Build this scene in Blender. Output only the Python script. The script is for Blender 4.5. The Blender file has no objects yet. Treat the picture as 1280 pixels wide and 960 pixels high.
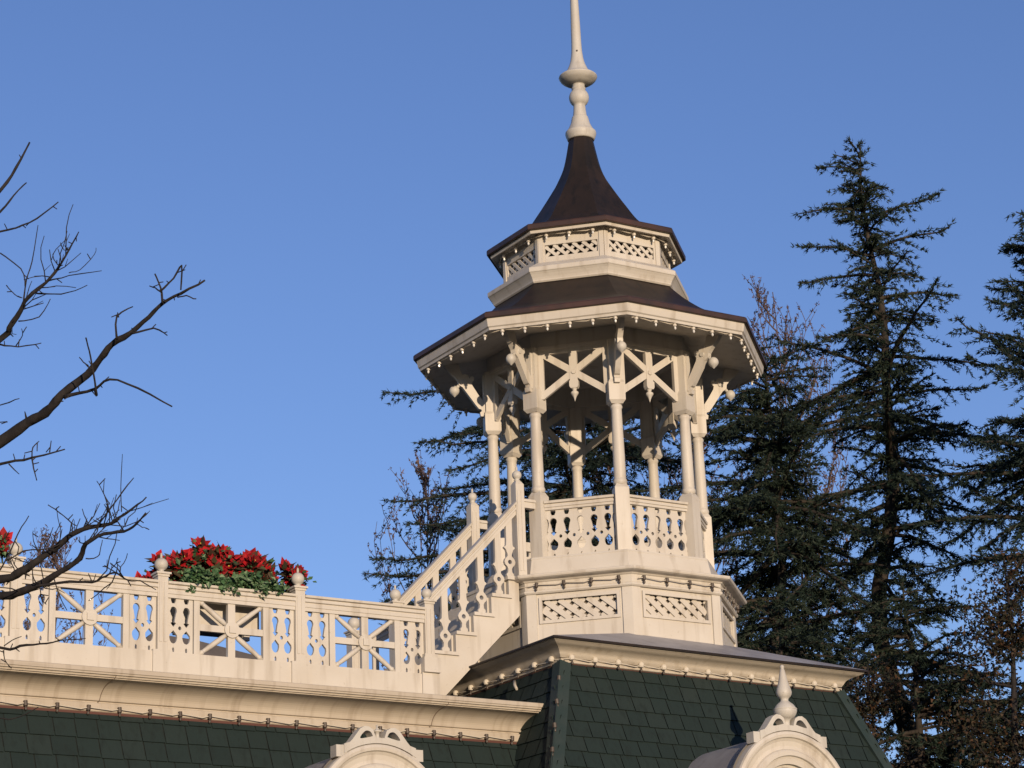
import bpy, math, random
import numpy as np
from mathutils import Vector, Matrix

# ------------------------------------------------------------------ camera, sky, sun, exposure
SC = bpy.context.scene
COL = SC.collection
F_PX, PITCH, ROLL, HEAD = 3053.04, math.radians(18.411), math.radians(-2.201), math.radians(34.149 - 2.003)
CAM = Vector((-20.100, -29.633, 0.0))
fw = Vector((math.sin(HEAD) * math.cos(PITCH), math.cos(HEAD) * math.cos(PITCH), math.sin(PITCH)))
rt = Vector((math.cos(HEAD), -math.sin(HEAD), 0))
up = rt.cross(fw)
rt2 = rt * math.cos(ROLL) + up * math.sin(ROLL)
up2 = -rt * math.sin(ROLL) + up * math.cos(ROLL)
cd = bpy.data.cameras.new('camera')
cam = bpy.data.objects.new('camera', cd)
COL.objects.link(cam)
m = Matrix((rt2, up2, -fw)).transposed().to_4x4()
m.translation = CAM
cam.matrix_world = m
cd.sensor_fit = 'HORIZONTAL'
cd.sensor_width = 36.0
cd.lens = 36.0 * F_PX / 1280.0
cd.clip_end = 5000
SC.camera = cam

SUN_AZ, SUN_EL = math.radians(-104), math.radians(6)
sdir = Vector((math.cos(SUN_AZ) * math.cos(SUN_EL), math.sin(SUN_AZ) * math.cos(SUN_EL), math.sin(SUN_EL)))
W = bpy.data.worlds.new('World')
SC.world = W
W.use_nodes = True
wn = W.node_tree.nodes
sky = wn.new('ShaderNodeTexSky')
sky.sky_type = 'NISHITA'
sky.sun_disc = False
sky.sun_elevation = SUN_EL
sky.sun_rotation = math.atan2(sdir.x, sdir.y)
sky.air_density = 1.0
sky.dust_density = 0.0
sky.ozone_density = 3.0
wb = wn.new('ShaderNodeMix')                     # camera white balance of the sky light
wb.data_type = 'RGBA'; wb.blend_type = 'MULTIPLY'
wb.inputs[0].default_value = 1.0
wb.inputs[7].default_value = (0.93, 0.79, 1.0, 1)
W.node_tree.links.new(sky.outputs[0], wb.inputs[6])
W.node_tree.links.new(wb.outputs[2], wn['Background'].inputs[0])
wn['Background'].inputs[1].default_value = 0.15
sl = bpy.data.lights.new('sun', 'SUN')
sl.energy = 3.3
sl.angle = math.radians(0.5)
sl.color = (1.0, 0.79, 0.57)
sun = bpy.data.objects.new('sun', sl)
COL.objects.link(sun)
sun.rotation_euler = sdir.to_track_quat('Z', 'Y').to_euler()
SC.view_settings.view_transform = 'Standard'
SC.view_settings.look = 'None'
SC.view_settings.gamma = 1
SC.view_settings.exposure = 0.52

RND = random.Random(7)
PI = math.pi

# ------------------------------------------------------------------ materials
def mat(name, base, rough=0.6, metal=0.0, spec=0.3):
    mt = bpy.data.materials.new(name)
    mt.use_nodes = True
    b = mt.node_tree.nodes['Principled BSDF']
    b.inputs['Base Color'].default_value = (*base, 1)
    b.inputs['Roughness'].default_value = rough
    b.inputs['Metallic'].default_value = metal
    b.inputs['Specular IOR Level'].default_value = spec
    return mt, mt.node_tree, b

def noise_mix(nt, b, c1, c2, scale, lo=0.35, hi=0.65, detail=4, vec=None, prev=None):
    """colour = mix(c1 or prev, c2) by a noise ramp"""
    n = nt.nodes.new('ShaderNodeTexNoise')
    n.inputs['Scale'].default_value = 1.0
    n.inputs['Detail'].default_value = detail
    tc = nt.nodes.new('ShaderNodeTexCoord')
    mp = nt.nodes.new('ShaderNodeMapping')
    mp.inputs['Scale'].default_value = scale if isinstance(scale, tuple) else (scale,) * 3
    nt.links.new(tc.outputs['Object'], mp.inputs[0])
    nt.links.new(mp.outputs[0], n.inputs['Vector'])
    r = nt.nodes.new('ShaderNodeMapRange')
    r.inputs[1].default_value = lo
    r.inputs[2].default_value = hi
    nt.links.new(n.outputs[0], r.inputs[0])
    mx = nt.nodes.new('ShaderNodeMix')
    mx.data_type = 'RGBA'
    nt.links.new(r.outputs[0], mx.inputs[0])
    if prev is None:
        mx.inputs[6].default_value = (*c1, 1)
    else:
        nt.links.new(prev, mx.inputs[6])
    mx.inputs[7].default_value = (*c2, 1)
    nt.links.new(mx.outputs[2], b.inputs['Base Color'])
    return mx.outputs[2], n.outputs[0]

def bump(nt, b, sock, strength=0.2, dist=0.02):
    bp = nt.nodes.new('ShaderNodeBump')
    bp.inputs['Strength'].default_value = strength
    bp.inputs['Distance'].default_value = dist
    nt.links.new(sock, bp.inputs['Height'])
    nt.links.new(bp.outputs[0], b.inputs['Normal'])

def island_mix(nt, b, cols):
    g = nt.nodes.new('ShaderNodeNewGeometry')
    r = nt.nodes.new('ShaderNodeValToRGB')
    e = r.color_ramp.elements
    e[0].color = (*cols[0], 1)
    e[1].color = (*cols[-1], 1)
    for i in range(1, len(cols) - 1):
        k = e.new(i / (len(cols) - 1))
        k.color = (*cols[i], 1)
    nt.links.new(g.outputs['Random Per Island'], r.inputs[0])
    nt.links.new(r.outputs[0], b.inputs['Base Color'])
    return r.outputs[0]

M = {}
def paint(name, c1, c2, streak, rough=0.5):
    mt, nt, b = mat(name, c1, rough)
    s, n = noise_mix(nt, b, c1, c2, 1.7, 0.35, 0.7)
    s, n = noise_mix(nt, b, c1, streak, (7.0, 7.0, 0.7), 0.53, 0.82, 8, prev=s)
    s, n2 = noise_mix(nt, b, c1, streak, 22.0, 0.66, 0.9, 5, prev=s)
    bump(nt, b, n2, 0.12, 0.01)
    M[name] = mt
paint('cream_paint', (0.525, 0.485, 0.42), (0.48, 0.435, 0.365), (0.33, 0.28, 0.215))
paint('cornice_paint', (0.455, 0.405, 0.33), (0.415, 0.365, 0.29), (0.28, 0.23, 0.165))
paint('finial_paint', (0.485, 0.46, 0.41), (0.45, 0.42, 0.365), (0.31, 0.28, 0.235))
mt, nt, b = mat('streaked_paint', (0.7, 0.64, 0.52), 0.5)
s, n = noise_mix(nt, b, (0.43, 0.375, 0.30), (0.39, 0.335, 0.262), 1.5)
s, n = noise_mix(nt, b, None, (0.24, 0.19, 0.135), (13, 0.9, 0.3), 0.50, 0.95, 9, prev=s)
s, n = noise_mix(nt, b, None, (0.17, 0.135, 0.095), (0.8, 3, 9), 0.66, 0.95, 4, prev=s)
M['streaked_paint'] = mt
mt, nt, b = mat('copper', (0.07, 0.05, 0.04), 0.5, 0.0, 0.22)
s, n = noise_mix(nt, b, (0.015, 0.0115, 0.0095), (0.027, 0.018, 0.0135), 1.6, 0.3, 0.7)
s, n = noise_mix(nt, b, None, (0.010, 0.0090, 0.0082), (9, 9, 0.5), 0.48, 0.75, prev=s)
bump(nt, b, n, 0.15, 0.01)
M['copper'] = mt
mt, nt, b = mat('copper_edge', (0.12, 0.06, 0.04), 0.45, 0.0, 0.4)
s, n = noise_mix(nt, b, (0.060, 0.029, 0.020), (0.030, 0.019, 0.015), 3.0)
M['copper_edge'] = mt
mt, nt, b = mat('shingle', (0.03, 0.06, 0.05), 0.75, 0, 0.2)
g = island_mix(nt, b, [(0.0125, 0.0215, 0.0195), (0.0160, 0.0260, 0.0235), (0.0135, 0.0235, 0.0215), (0.0195, 0.0290, 0.0260)])
s, n = noise_mix(nt, b, None, (0.011, 0.017, 0.015), (14, 14, 2.0), 0.5, 0.8, 5, prev=g)
bump(nt, b, n, 0.3, 0.01)
M['shingle'] = mt
mt, nt, b = mat('hip_metal', (0.024, 0.047, 0.042), 0.6)
noise_mix(nt, b, (0.018, 0.032, 0.029), (0.026, 0.038, 0.034), 4.0)
M['hip_metal'] = mt
mt, nt, b = mat('grey_metal', (0.3, 0.3, 0.31), 0.5, 0.0, 0.4)
s, n = noise_mix(nt, b, (0.33, 0.32, 0.32), (0.24, 0.23, 0.235), 1.4)
s, n = noise_mix(nt, b, None, (0.17, 0.16, 0.16), (6, 6, 1), 0.55, 0.85, prev=s)
bump(nt, b, n, 0.15, 0.01)
M['grey_metal'] = mt
mt, nt, b = mat('felt_and_shade', (0.07, 0.06, 0.055), 0.8)
noise_mix(nt, b, (0.12, 0.105, 0.095), (0.085, 0.075, 0.07), 3.0)
M['felt_and_shade'] = mt  # felt on the roofs; also painted shade under stair and planter
M['interior_shade'] = mat('interior_shade', (0.17, 0.145, 0.115), 0.9)[0]  # base backing: darkness of the open interior put into the colour
M['underlay'] = mat('underlay', (0.008, 0.011, 0.010), 0.8)[0]
M['terracotta'] = mat('terracotta', (0.085, 0.032, 0.022), 0.6)[0]
mt, nt, b = mat('glass', (0.016, 0.03, 0.026), 0.06, 0, 0.6)
M['glass'] = mt
M['bulb_glass'] = mat('bulb_glass', (0.62, 0.60, 0.55), 0.15, 0, 0.6)[0]
M['socket'] = mat('socket', (0.54, 0.49, 0.41), 0.5)[0]
M['dark_socket'] = mat('dark_socket', (0.06, 0.045, 0.035), 0.5)[0]
M['cable'] = mat('cable', (0.48, 0.43, 0.35), 0.6)[0]
M['dark_cable'] = mat('dark_cable', (0.16, 0.12, 0.09), 0.6)[0]
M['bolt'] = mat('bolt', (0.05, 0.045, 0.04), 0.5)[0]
def foliage(name, cols, rough=0.65):
    mt, nt, b = mat(name, cols[0], rough, 0, 0.25)
    island_mix(nt, b, cols)
    M[name] = mt
foliage('needles', [(0.010, 0.019, 0.013), (0.018, 0.030, 0.018), (0.013, 0.024, 0.018), (0.028, 0.036, 0.018)])
foliage('blue_needles', [(0.009, 0.019, 0.015), (0.016, 0.029, 0.022), (0.012, 0.024, 0.020), (0.024, 0.035, 0.023)])
foliage('rust_leaf', [(0.040, 0.020, 0.010), (0.022, 0.019, 0.010), (0.018, 0.019, 0.010), (0.065, 0.030, 0.012), (0.015, 0.018, 0.010), (0.02, 0.022, 0.012)])
foliage('bud', [(0.10, 0.058, 0.047), (0.06, 0.04, 0.035), (0.13, 0.075, 0.058)])
foliage('ivy', [(0.035, 0.085, 0.03), (0.07, 0.14, 0.055), (0.025, 0.065, 0.022), (0.18, 0.24, 0.13), (0.045, 0.10, 0.04), (0.02, 0.05, 0.018), (0.03, 0.07, 0.025)])
foliage('red_bract', [(0.30, 0.006, 0.010), (0.42, 0.010, 0.014), (0.20, 0.005, 0.008), (0.37, 0.008, 0.012), (0.12, 0.006, 0.008)])
foliage('leaf_dark', [(0.035, 0.05, 0.02), (0.06, 0.03, 0.02), (0.05, 0.065, 0.025)])
foliage('yellow_eye', [(0.55, 0.42, 0.06), (0.4, 0.4, 0.08)])
def bark(name, c1, c2, sc=6):
    mt, nt, b = mat(name, c1, 0.85, 0, 0.15)
    s, n = noise_mix(nt, b, c1, c2, (sc, sc, sc * 0.35), 0.35, 0.65, 6)
    bump(nt, b, n, 0.6, 0.03)
    M[name] = mt
bark('cedar_bark', (0.052, 0.041, 0.032), (0.022, 0.019, 0.016), 5)
bark('dark_bark', (0.017, 0.015, 0.015), (0.034, 0.029, 0.027), 16)
bark('twig_bark', (0.135, 0.092, 0.075), (0.085, 0.06, 0.052), 8)
mt, nt, b = mat('ground', (0.1, 0.1, 0.08), 0.9)
noise_mix(nt, b, (0.07, 0.065, 0.055), (0.04, 0.06, 0.03), 0.15)
M['ground'] = mt
mt, nt, b = mat('wall_board', (0.6, 0.55, 0.46), 0.6)
noise_mix(nt, b, (0.6, 0.55, 0.46), (0.55, 0.5, 0.41), 1.0)
M['wall_board'] = mt

# ------------------------------------------------------------------ mesh helpers
WLOC = {}
class MB:
    def __init__(s): s.v = []; s.f = []; s.sm = []
    def add(s, vs, fs, smooth=False):
        o = len(s.v)
        s.v += [tuple(p) for p in vs]
        for f in fs:
            s.f.append([i + o for i in f]); s.sm.append(smooth)
        return s
    def box(s, x0, x1, y0, y1, z0, z1, mtx=None):
        vs = [Vector((x, y, z)) for x in (x0, x1) for y in (y0, y1) for z in (z0, z1)]
        if mtx: vs = [mtx @ p for p in vs]
        return s.add(vs, [(0, 1, 3, 2), (4, 6, 7, 5), (0, 4, 5, 1), (2, 3, 7, 6), (0, 2, 6, 4), (1, 5, 7, 3)])
    def prism(s, pts, fn, d0, d1):
        """2-D polygon pts, fn(a, b, depth) -> world"""
        n = len(pts)
        vs = [fn(a, b, d0) for a, b in pts] + [fn(a, b, d1) for a, b in pts]
        fs = [list(range(n))[::-1], list(range(n, 2 * n))] + [(i, (i + 1) % n, n + (i + 1) % n, n + i) for i in range(n)]
        return s.add(vs, fs)
    def sheet(s, outline, holes, fn, thick):
        """flat board with holes"""
        cu = bpy.data.curves.new('tmp', 'CURVE')
        cu.dimensions = '2D'; cu.fill_mode = 'BOTH'; cu.extrude = thick / 2
        for poly in [outline] + holes:
            sp = cu.splines.new('POLY'); sp.points.add(len(poly) - 1)
            for p, q in zip(sp.points, poly): p.co = (q[0], q[1], 0, 1)
            sp.use_cyclic_u = True
        ob = bpy.data.objects.new('tmp', cu)
        me = bpy.data.meshes.new_from_object(ob)
        s.add([fn(p.co.x, p.co.y, p.co.z) for p in me.vertices], [list(p.vertices) for p in me.polygons])
        bpy.data.objects.remove(ob); bpy.data.curves.remove(cu); bpy.data.meshes.remove(me)
        return s
    def tube(s, pts, rad, n=8, caps=True, smooth=True):
        pts = [Vector(p) for p in pts]
        if not hasattr(rad, '__len__'): rad = [rad] * len(pts)
        t0 = (pts[1] - pts[0]).normalized()
        a = t0.orthogonal().normalized()
        vs = []
        for i, p in enumerate(pts):
            t = (pts[min(i + 1, len(pts) - 1)] - pts[max(i - 1, 0)])
            t = t.normalized() if t.length > 1e-9 else t0
            a = (a - t * a.dot(t)); a = a.normalized() if a.length > 1e-6 else t.orthogonal().normalized()
            bb = t.cross(a)
            for k in range(n):
                an = 2 * PI * k / n
                vs.append(p + (a * math.cos(an) + bb * math.sin(an)) * rad[i])
        fs = []
        for i in range(len(pts) - 1):
            for k in range(n):
                fs.append((i * n + k, i * n + (k + 1) % n, (i + 1) * n + (k + 1) % n, (i + 1) * n + k))
        s.add(vs, fs, smooth)
        if caps:
            o = len(s.v) - len(vs)
            s.f.append([o + k for k in range(n)][::-1]); s.sm.append(False)
            s.f.append([o + (len(pts) - 1) * n + k for k in range(n)]); s.sm.append(False)
        return s
    def lathe(s, prof, cx, cy, z0=0.0, n=20, smooth=True):
        vs = []
        for r, z in prof:
            for k in range(n):
                an = 2 * PI * k / n
                vs.append((cx + r * math.cos(an), cy + r * math.sin(an), z0 + z))
        fs = []
        for i in range(len(prof) - 1):
            for k in range(n):
                fs.append((i * n + k, i * n + (k + 1) % n, (i + 1) * n + (k + 1) % n, (i + 1) * n + k))
        s.add(vs, fs, smooth)
        return s
    def octo(s, prof, closed=False, k0=0, k1=8):
        """loft of octagon rings; vertex k sits at azimuth -112.5 + 45 k"""
        full = (k1 - k0) == 8
        cols = list(range(k0, k1 + (0 if full else 1)))
        n = len(cols)
        vs = []
        for r, z in prof:
            for k in cols:
                an = math.radians(-112.5 + 45 * k)
                vs.append((r * math.cos(an), r * math.sin(an), z))
        fs = []
        m_ = len(prof)
        for i in range(m_ if closed else m_ - 1):
            j = (i + 1) % m_
            for k in range(n if full else n - 1):
                fs.append((i * n + k, i * n + (k + 1) % n, j * n + (k + 1) % n, j * n + k))
        return s.add(vs, fs)
    def octcap(s, r, z):
        vs = [(r * math.cos(math.radians(-112.5 + 45 * k)), r * math.sin(math.radians(-112.5 + 45 * k)), z) for k in range(8)]
        return s.add(vs, [list(range(8))])
    def build(s, name, material, parent=None, label=None):
        me = bpy.data.meshes.new(name)
        off = WLOC.get(parent, Vector((0, 0, 0))) if parent else Vector((0, 0, 0))
        me.from_pydata([(p[0] - off.x, p[1] - off.y, p[2] - off.z) for p in s.v], [], s.f)
        me.polygons.foreach_set('use_smooth', s.sm)
        me.materials.append(material)
        me.update()
        o = bpy.data.objects.new(name, me)
        COL.objects.link(o)
        if parent:
            o.parent = parent; WLOC[o] = off
        else: WLOC[o] = Vector((0, 0, 0))
        if label: o['label'] = label
        return o

def tag(o, label, cat, group=None):
    o['label'] = label; o['category'] = cat
    if group: o['group'] = group
    return o
def thing(name, label, cat, loc, group=None):
    o = bpy.data.objects.new(name, None)
    o.empty_display_size = 0.3
    COL.objects.link(o); o.location = loc
    WLOC[o] = Vector(loc)
    return tag(o, label, cat, group)
def struct(name, mb, material):
    o = mb.build(name, material); o['kind'] = 'structure'; return o
def tri_obj(name, tris, material, parent, label=None):
    """tris (N,3,3) numpy in world space"""
    off = WLOC[parent]
    tris = np.asarray(tris, dtype=np.float32) - np.array(off, dtype=np.float32)
    n = len(tris)
    me = bpy.data.meshes.new(name)
    me.vertices.add(n * 3); me.vertices.foreach_set('co', tris.reshape(-1))
    me.loops.add(n * 3); me.loops.foreach_set('vertex_index', np.arange(n * 3, dtype=np.int32))
    me.polygons.add(n); me.polygons.foreach_set('loop_start', np.arange(0, n * 3, 3, dtype=np.int32))
    me.update(calc_edges=True); me.validate()
    me.materials.append(material)
    o = bpy.data.objects.new(name, me); COL.objects.link(o); o.parent = parent; WLOC[o] = off
    if label: o['label'] = label
    return o
def smooth_prof(pts, n=4):
    """Catmull-Rom through (a, b) points"""
    out = []
    P = [pts[0]] + list(pts) + [pts[-1]]
    for i in range(1, len(P) - 2):
        for j in range(n):
            t = j / n
            q = []
            for c in range(len(pts[0])):
                a, b_, c_, d = P[i - 1][c], P[i][c], P[i + 1][c], P[i + 2][c]
                q.append(0.5 * (2 * b_ + (c_ - a) * t + (2 * a - 5 * b_ + 4 * c_ - d) * t * t + (3 * b_ - a - 3 * c_ + d) * t ** 3))
            out.append(tuple(q))
    out.append(tuple(pts[-1]))
    return out
def circ(cx, cz, r, n=14, rz=None):
    rz = rz or r
    return [(cx + r * math.cos(2 * PI * i / n), cz + rz * math.sin(2 * PI * i / n)) for i in range(n)]

# ------------------------------------------------------------------ the ground
g = MB(); g.add([(-1500, -1500, -1.6), (1500, -1500, -1.6), (1500, 1500, -1.6), (-1500, 1500, -1.6)], [(0, 1, 2, 3)])
struct('ground', g, M['ground'])

# ------------------------------------------------------------------ shingled mansard face
def shingles(mb, under, TL, TR, BL, BR, expo=0.25, width=0.30, seed=1, lift=0.028):
    r = random.Random(seed)
    TL, TR, BL, BR = map(Vector, (TL, TR, BL, BR))
    nrm = (TR - TL).cross(BL - TL).normalized()
    hdir = (TR - TL).normalized()
    if nrm.z < 0: nrm = -nrm
    under.add([TL, TR, BR, BL], [(0, 1, 2, 3)])
    H = (BL - TL).length
    rows = int(H / expo)
    for i in range(rows + 1):
        t1 = min(1, (i + 1) / rows); t0 = max(0, (i - 0.25) / rows)
        if i == rows: break
        l1, r1 = TL.lerp(BL, t1), TR.lerp(BR, t1)
        l0, r0 = TL.lerp(BL, t0), TR.lerp(BR, t0)
        L = (r1 - l1).length
        x = -r.random() * width
        while x < L:
            w = width * r.uniform(0.88, 1.12)
            a, b = max(0, x + 0.0075), min(L, x + w - 0.0075)
            x += w
            if b - a < 0.02: continue
            dn = (l1 - l0)
            dl = dn - hdir * dn.dot(hdir)
            up_ = -dl
            j = r.uniform(-0.007, 0.007)
            p = l1 + hdir * a + nrm * lift - up_.normalized() * j
            q = l1 + hdir * b + nrm * lift - up_.normalized() * j
            p0, q0 = p + up_ - nrm * (lift - 0.004), q + up_ - nrm * (lift - 0.004)
            pb, qb = p - nrm * lift * 0.9, q - nrm * lift * 0.9
            mb.add([p, q, q0, p0, pb, qb], [(0, 1, 2, 3), (0, 4, 5, 1)])

# ------------------------------------------------------------------ tower below the cupola
CORN = [(-2.75, -2.83), (2.80, -2.58), (2.72, 2.72), (-2.85, 2.62)]
def tc(i, w): return (CORN[i][0] * w / 2.69, CORN[i][1] * w / 2.69)
def qloft(mb, prof, closed=False):
    vs = [(*tc(i, w), z) for w, z in prof for i in range(4)]
    n = len(prof); fs = []
    for a in range(n if closed else n - 1):
        b_ = (a + 1) % n
        for i in range(4): fs.append((a * 4 + i, a * 4 + (i + 1) % 4, b_ * 4 + (i + 1) % 4, b_ * 4 + i))
    return mb.add(vs, fs)
tower = thing('corner_tower', 'square tower with green shingled mansard roof and cream cornice under the cupola', 'tower', (0, 0, -1.6))
WT, ZT, WB, ZB = 2.37, 6.83, 3.26, 4.4
mb = MB(); qloft(mb, [(3.05, -1.6), (3.05, 4.45)]); mb.build('wall', M['wall_board'], tower)
mb = MB(); un = MB()
for i in range(4):
    j = (i + 1) % 4
    shingles(mb, un, (*tc(i, WT), ZT), (*tc(j, WT), ZT), (*tc(i, WB), ZB), (*tc(j, WB), ZB), 0.245, 0.30, 11 + i)
mr = mb.build('mansard_roof', M['shingle'], tower)
un.build('underlay', M['underlay'], mr)
for i in (0, 1, 2, 3):
    mb = MB()
    a, b_ = Vector((*tc(i, WT + 0.062), ZT)), Vector((*tc(i, WB + 0.062), ZB))
    d = (b_ - a).normalized()
    sx = Vector((CORN[i][0], 0, 0)).normalized(); sy = Vector((0, CORN[i][1], 0)).normalized()
    e1 = (-sx - d * (-sx).dot(d)).normalized(); e2 = (-sy - d * (-sy).dot(d)).normalized()
    o_ = (sx + sy) * 0.012
    for e in (e1, e2):
        q = [a + o_, a + o_ + e * 0.17, b_ + o_ + e * 0.17, b_ + o_]
        n_ = d.cross(e)
        if n_.dot(sx + sy) < 0: n_ = -n_
        mb.add(q + [p - n_ * 0.05 for p in q], [(0, 1, 2, 3), (7, 6, 5, 4), (0, 4, 5, 1), (1, 5, 6, 2), (2, 6, 7, 3), (3, 7, 4, 0)])
    mb.build('hip_cap', M['hip_metal'], tower)
mb = MB()
cyma = smooth_prof([(2.42, 6.865), (2.445, 6.90), (2.47, 6.945), (2.53, 6.985), (2.60, 7.01), (2.645, 7.035)], 3)
qloft(mb, [(2.30, 6.795), (2.40, 6.795), (2.418, 6.803), (2.422, 6.845), (2.405, 6.852), (2.385, 6.857), (2.385, 6.864)] + cyma + [(2.655, 7.04), (2.665, 7.045), (2.67, 7.07), (2.66, 7.078)] + [(2.30, 7.10)], True)
corn_t = mb.build('cornice', M['cornice_paint'], tower)
mb = MB(); qloft(mb, [(2.31, 6.77), (2.395, 6.772), (2.40, 6.792), (2.31, 6.792)], True); mb.build('edge_strip', M['terracotta'], corn_t)
mb = MB()
# grey sheet metal roof from the cornice lip up to the cupola base
ring = [(*tc(i, 2.705), 7.082) for i in range(4)]
low = [(*tc(i, 2.705), 7.060) for i in range(4)]
oc = [(1.90 * math.cos(math.radians(-112.5 + 45 * k)), 1.90 * math.sin(math.radians(-112.5 + 45 * k)), z) for k, z in enumerate((7.51, 7.48, 7.44, 7.42, 7.42, 7.42, 7.40, 7.40))]
vs = ring + oc + low
fs = []
# octagon vertices: 0,1 front side edge; 2,3 right; 4,5 back; 6,7 left.  corner 0 = front-left
O = lambda k: 4 + k % 8
fs += [(0, 1, O(1), O(0)), (1, 2, O(3), O(2)), (2, 3, O(5), O(4)), (3, 0, O(7), O(6))]
fs += [(0, O(0), O(7)), (1, O(2), O(1)), (2, O(4), O(3)), (3, O(6), O(5))]
mb.add(vs, fs)
mtr = mb.build('metal_roof', M['grey_metal'], tower)
mb = MB(); qloft(mb, [(2.705, 7.081), (2.712, 7.075), (2.712, 7.052), (2.69, 7.052)]); mb.build('drip_edge', M['copper'], mtr)

mb = MB(); mb.tube([(-2.64, -1.62, 6.70), (-2.70, -1.72, 6.62), (-2.72, -1.80, 6.55)], [0.022, 0.022, 0.018], 8); mb.build('pipe_stub', M['cornice_paint'], tower)
# ------------------------------------------------------------------ main building
house = thing('main_building', 'long wing with green shingled mansard roof and deep streaked cream cornice', 'building', (-10, 3, -1.6))
XL, XR = -17.0, -1.8
mb = MB(); mb.box(XL, XR, -2.5, 7.5, -1.6, 3.75); mb.build('wall', M['wall_board'], house)
mb = MB(); un = MB()
shingles(mb, un, (XL, -1.885, 5.93), (XR, -1.885, 5.93), (XL, -2.72, 3.7), (XR, -2.72, 3.7), 0.245, 0.30, 31)
un.add([(XL, -1.885, 5.93), (XL, 7.5, 5.93), (XL, 7.5, 3.7), (XL, -2.72, 3.7)], [(0, 1, 2, 3)])
mr = mb.build('mansard_roof', M['shingle'], house)
un.build('underlay', M['underlay'], mr)
prof = [(-1.782, 5.79), (-1.965, 5.79), (-1.978, 5.80), (-1.978, 5.895), (-1.960, 5.902), (-1.930, 5.908), (-1.930, 5.924), (-1.962, 5.930)] + \
       smooth_prof([(-1.966, 5.94), (-1.985, 6.00), (-2.045, 6.065), (-2.140, 6.108), (-2.240, 6.128), (-2.305, 6.134)], 3) + \
       [(-2.305, 6.146), (-2.335, 6.148), (-2.340, 6.168), (-2.368, 6.172), (-2.372, 6.192), (-2.384, 6.198), (-2.384, 6.248), (-2.365, 6.257), (-1.782, 6.271)]
mb = MB()
def xend(y): return -2.2
vs = [(XL, y, z) for y, z in prof] + [(xend(y), y, z) for y, z in prof]
n = len(prof)
mb.add(vs, [(i, (i + 1) % n, n + (i + 1) % n, n + i) for i in range(n)] + [list(range(n)), list(range(n, 2 * n))[::-1]])
corn_m = mb.build('cornice', M['streaked_paint'], house)
mb = MB(); mb.box(XL, -2.2, -1.974, -1.80, 5.757, 5.788); mb.build('edge_strip', M['terracotta'], corn_m)
mb = MB()
x = -9.9
for w_, x in [(0, -8.838), (0, -4.182)]:
    pts = [(x + 0.003 * i, p[0] - 0.001, p[1]) for i, p in enumerate(prof[4:-6])]
    mb = MB(); mb.tube(pts, 0.006, 5)
    mb.build('cornice_joint', M['dark_cable'], corn_m)
mb = MB(); mb.box(XL, XR, -1.80, 7.5, 6.0, 6.283); mb.build('roof_deck', M['felt_and_shade'], house)

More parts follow.
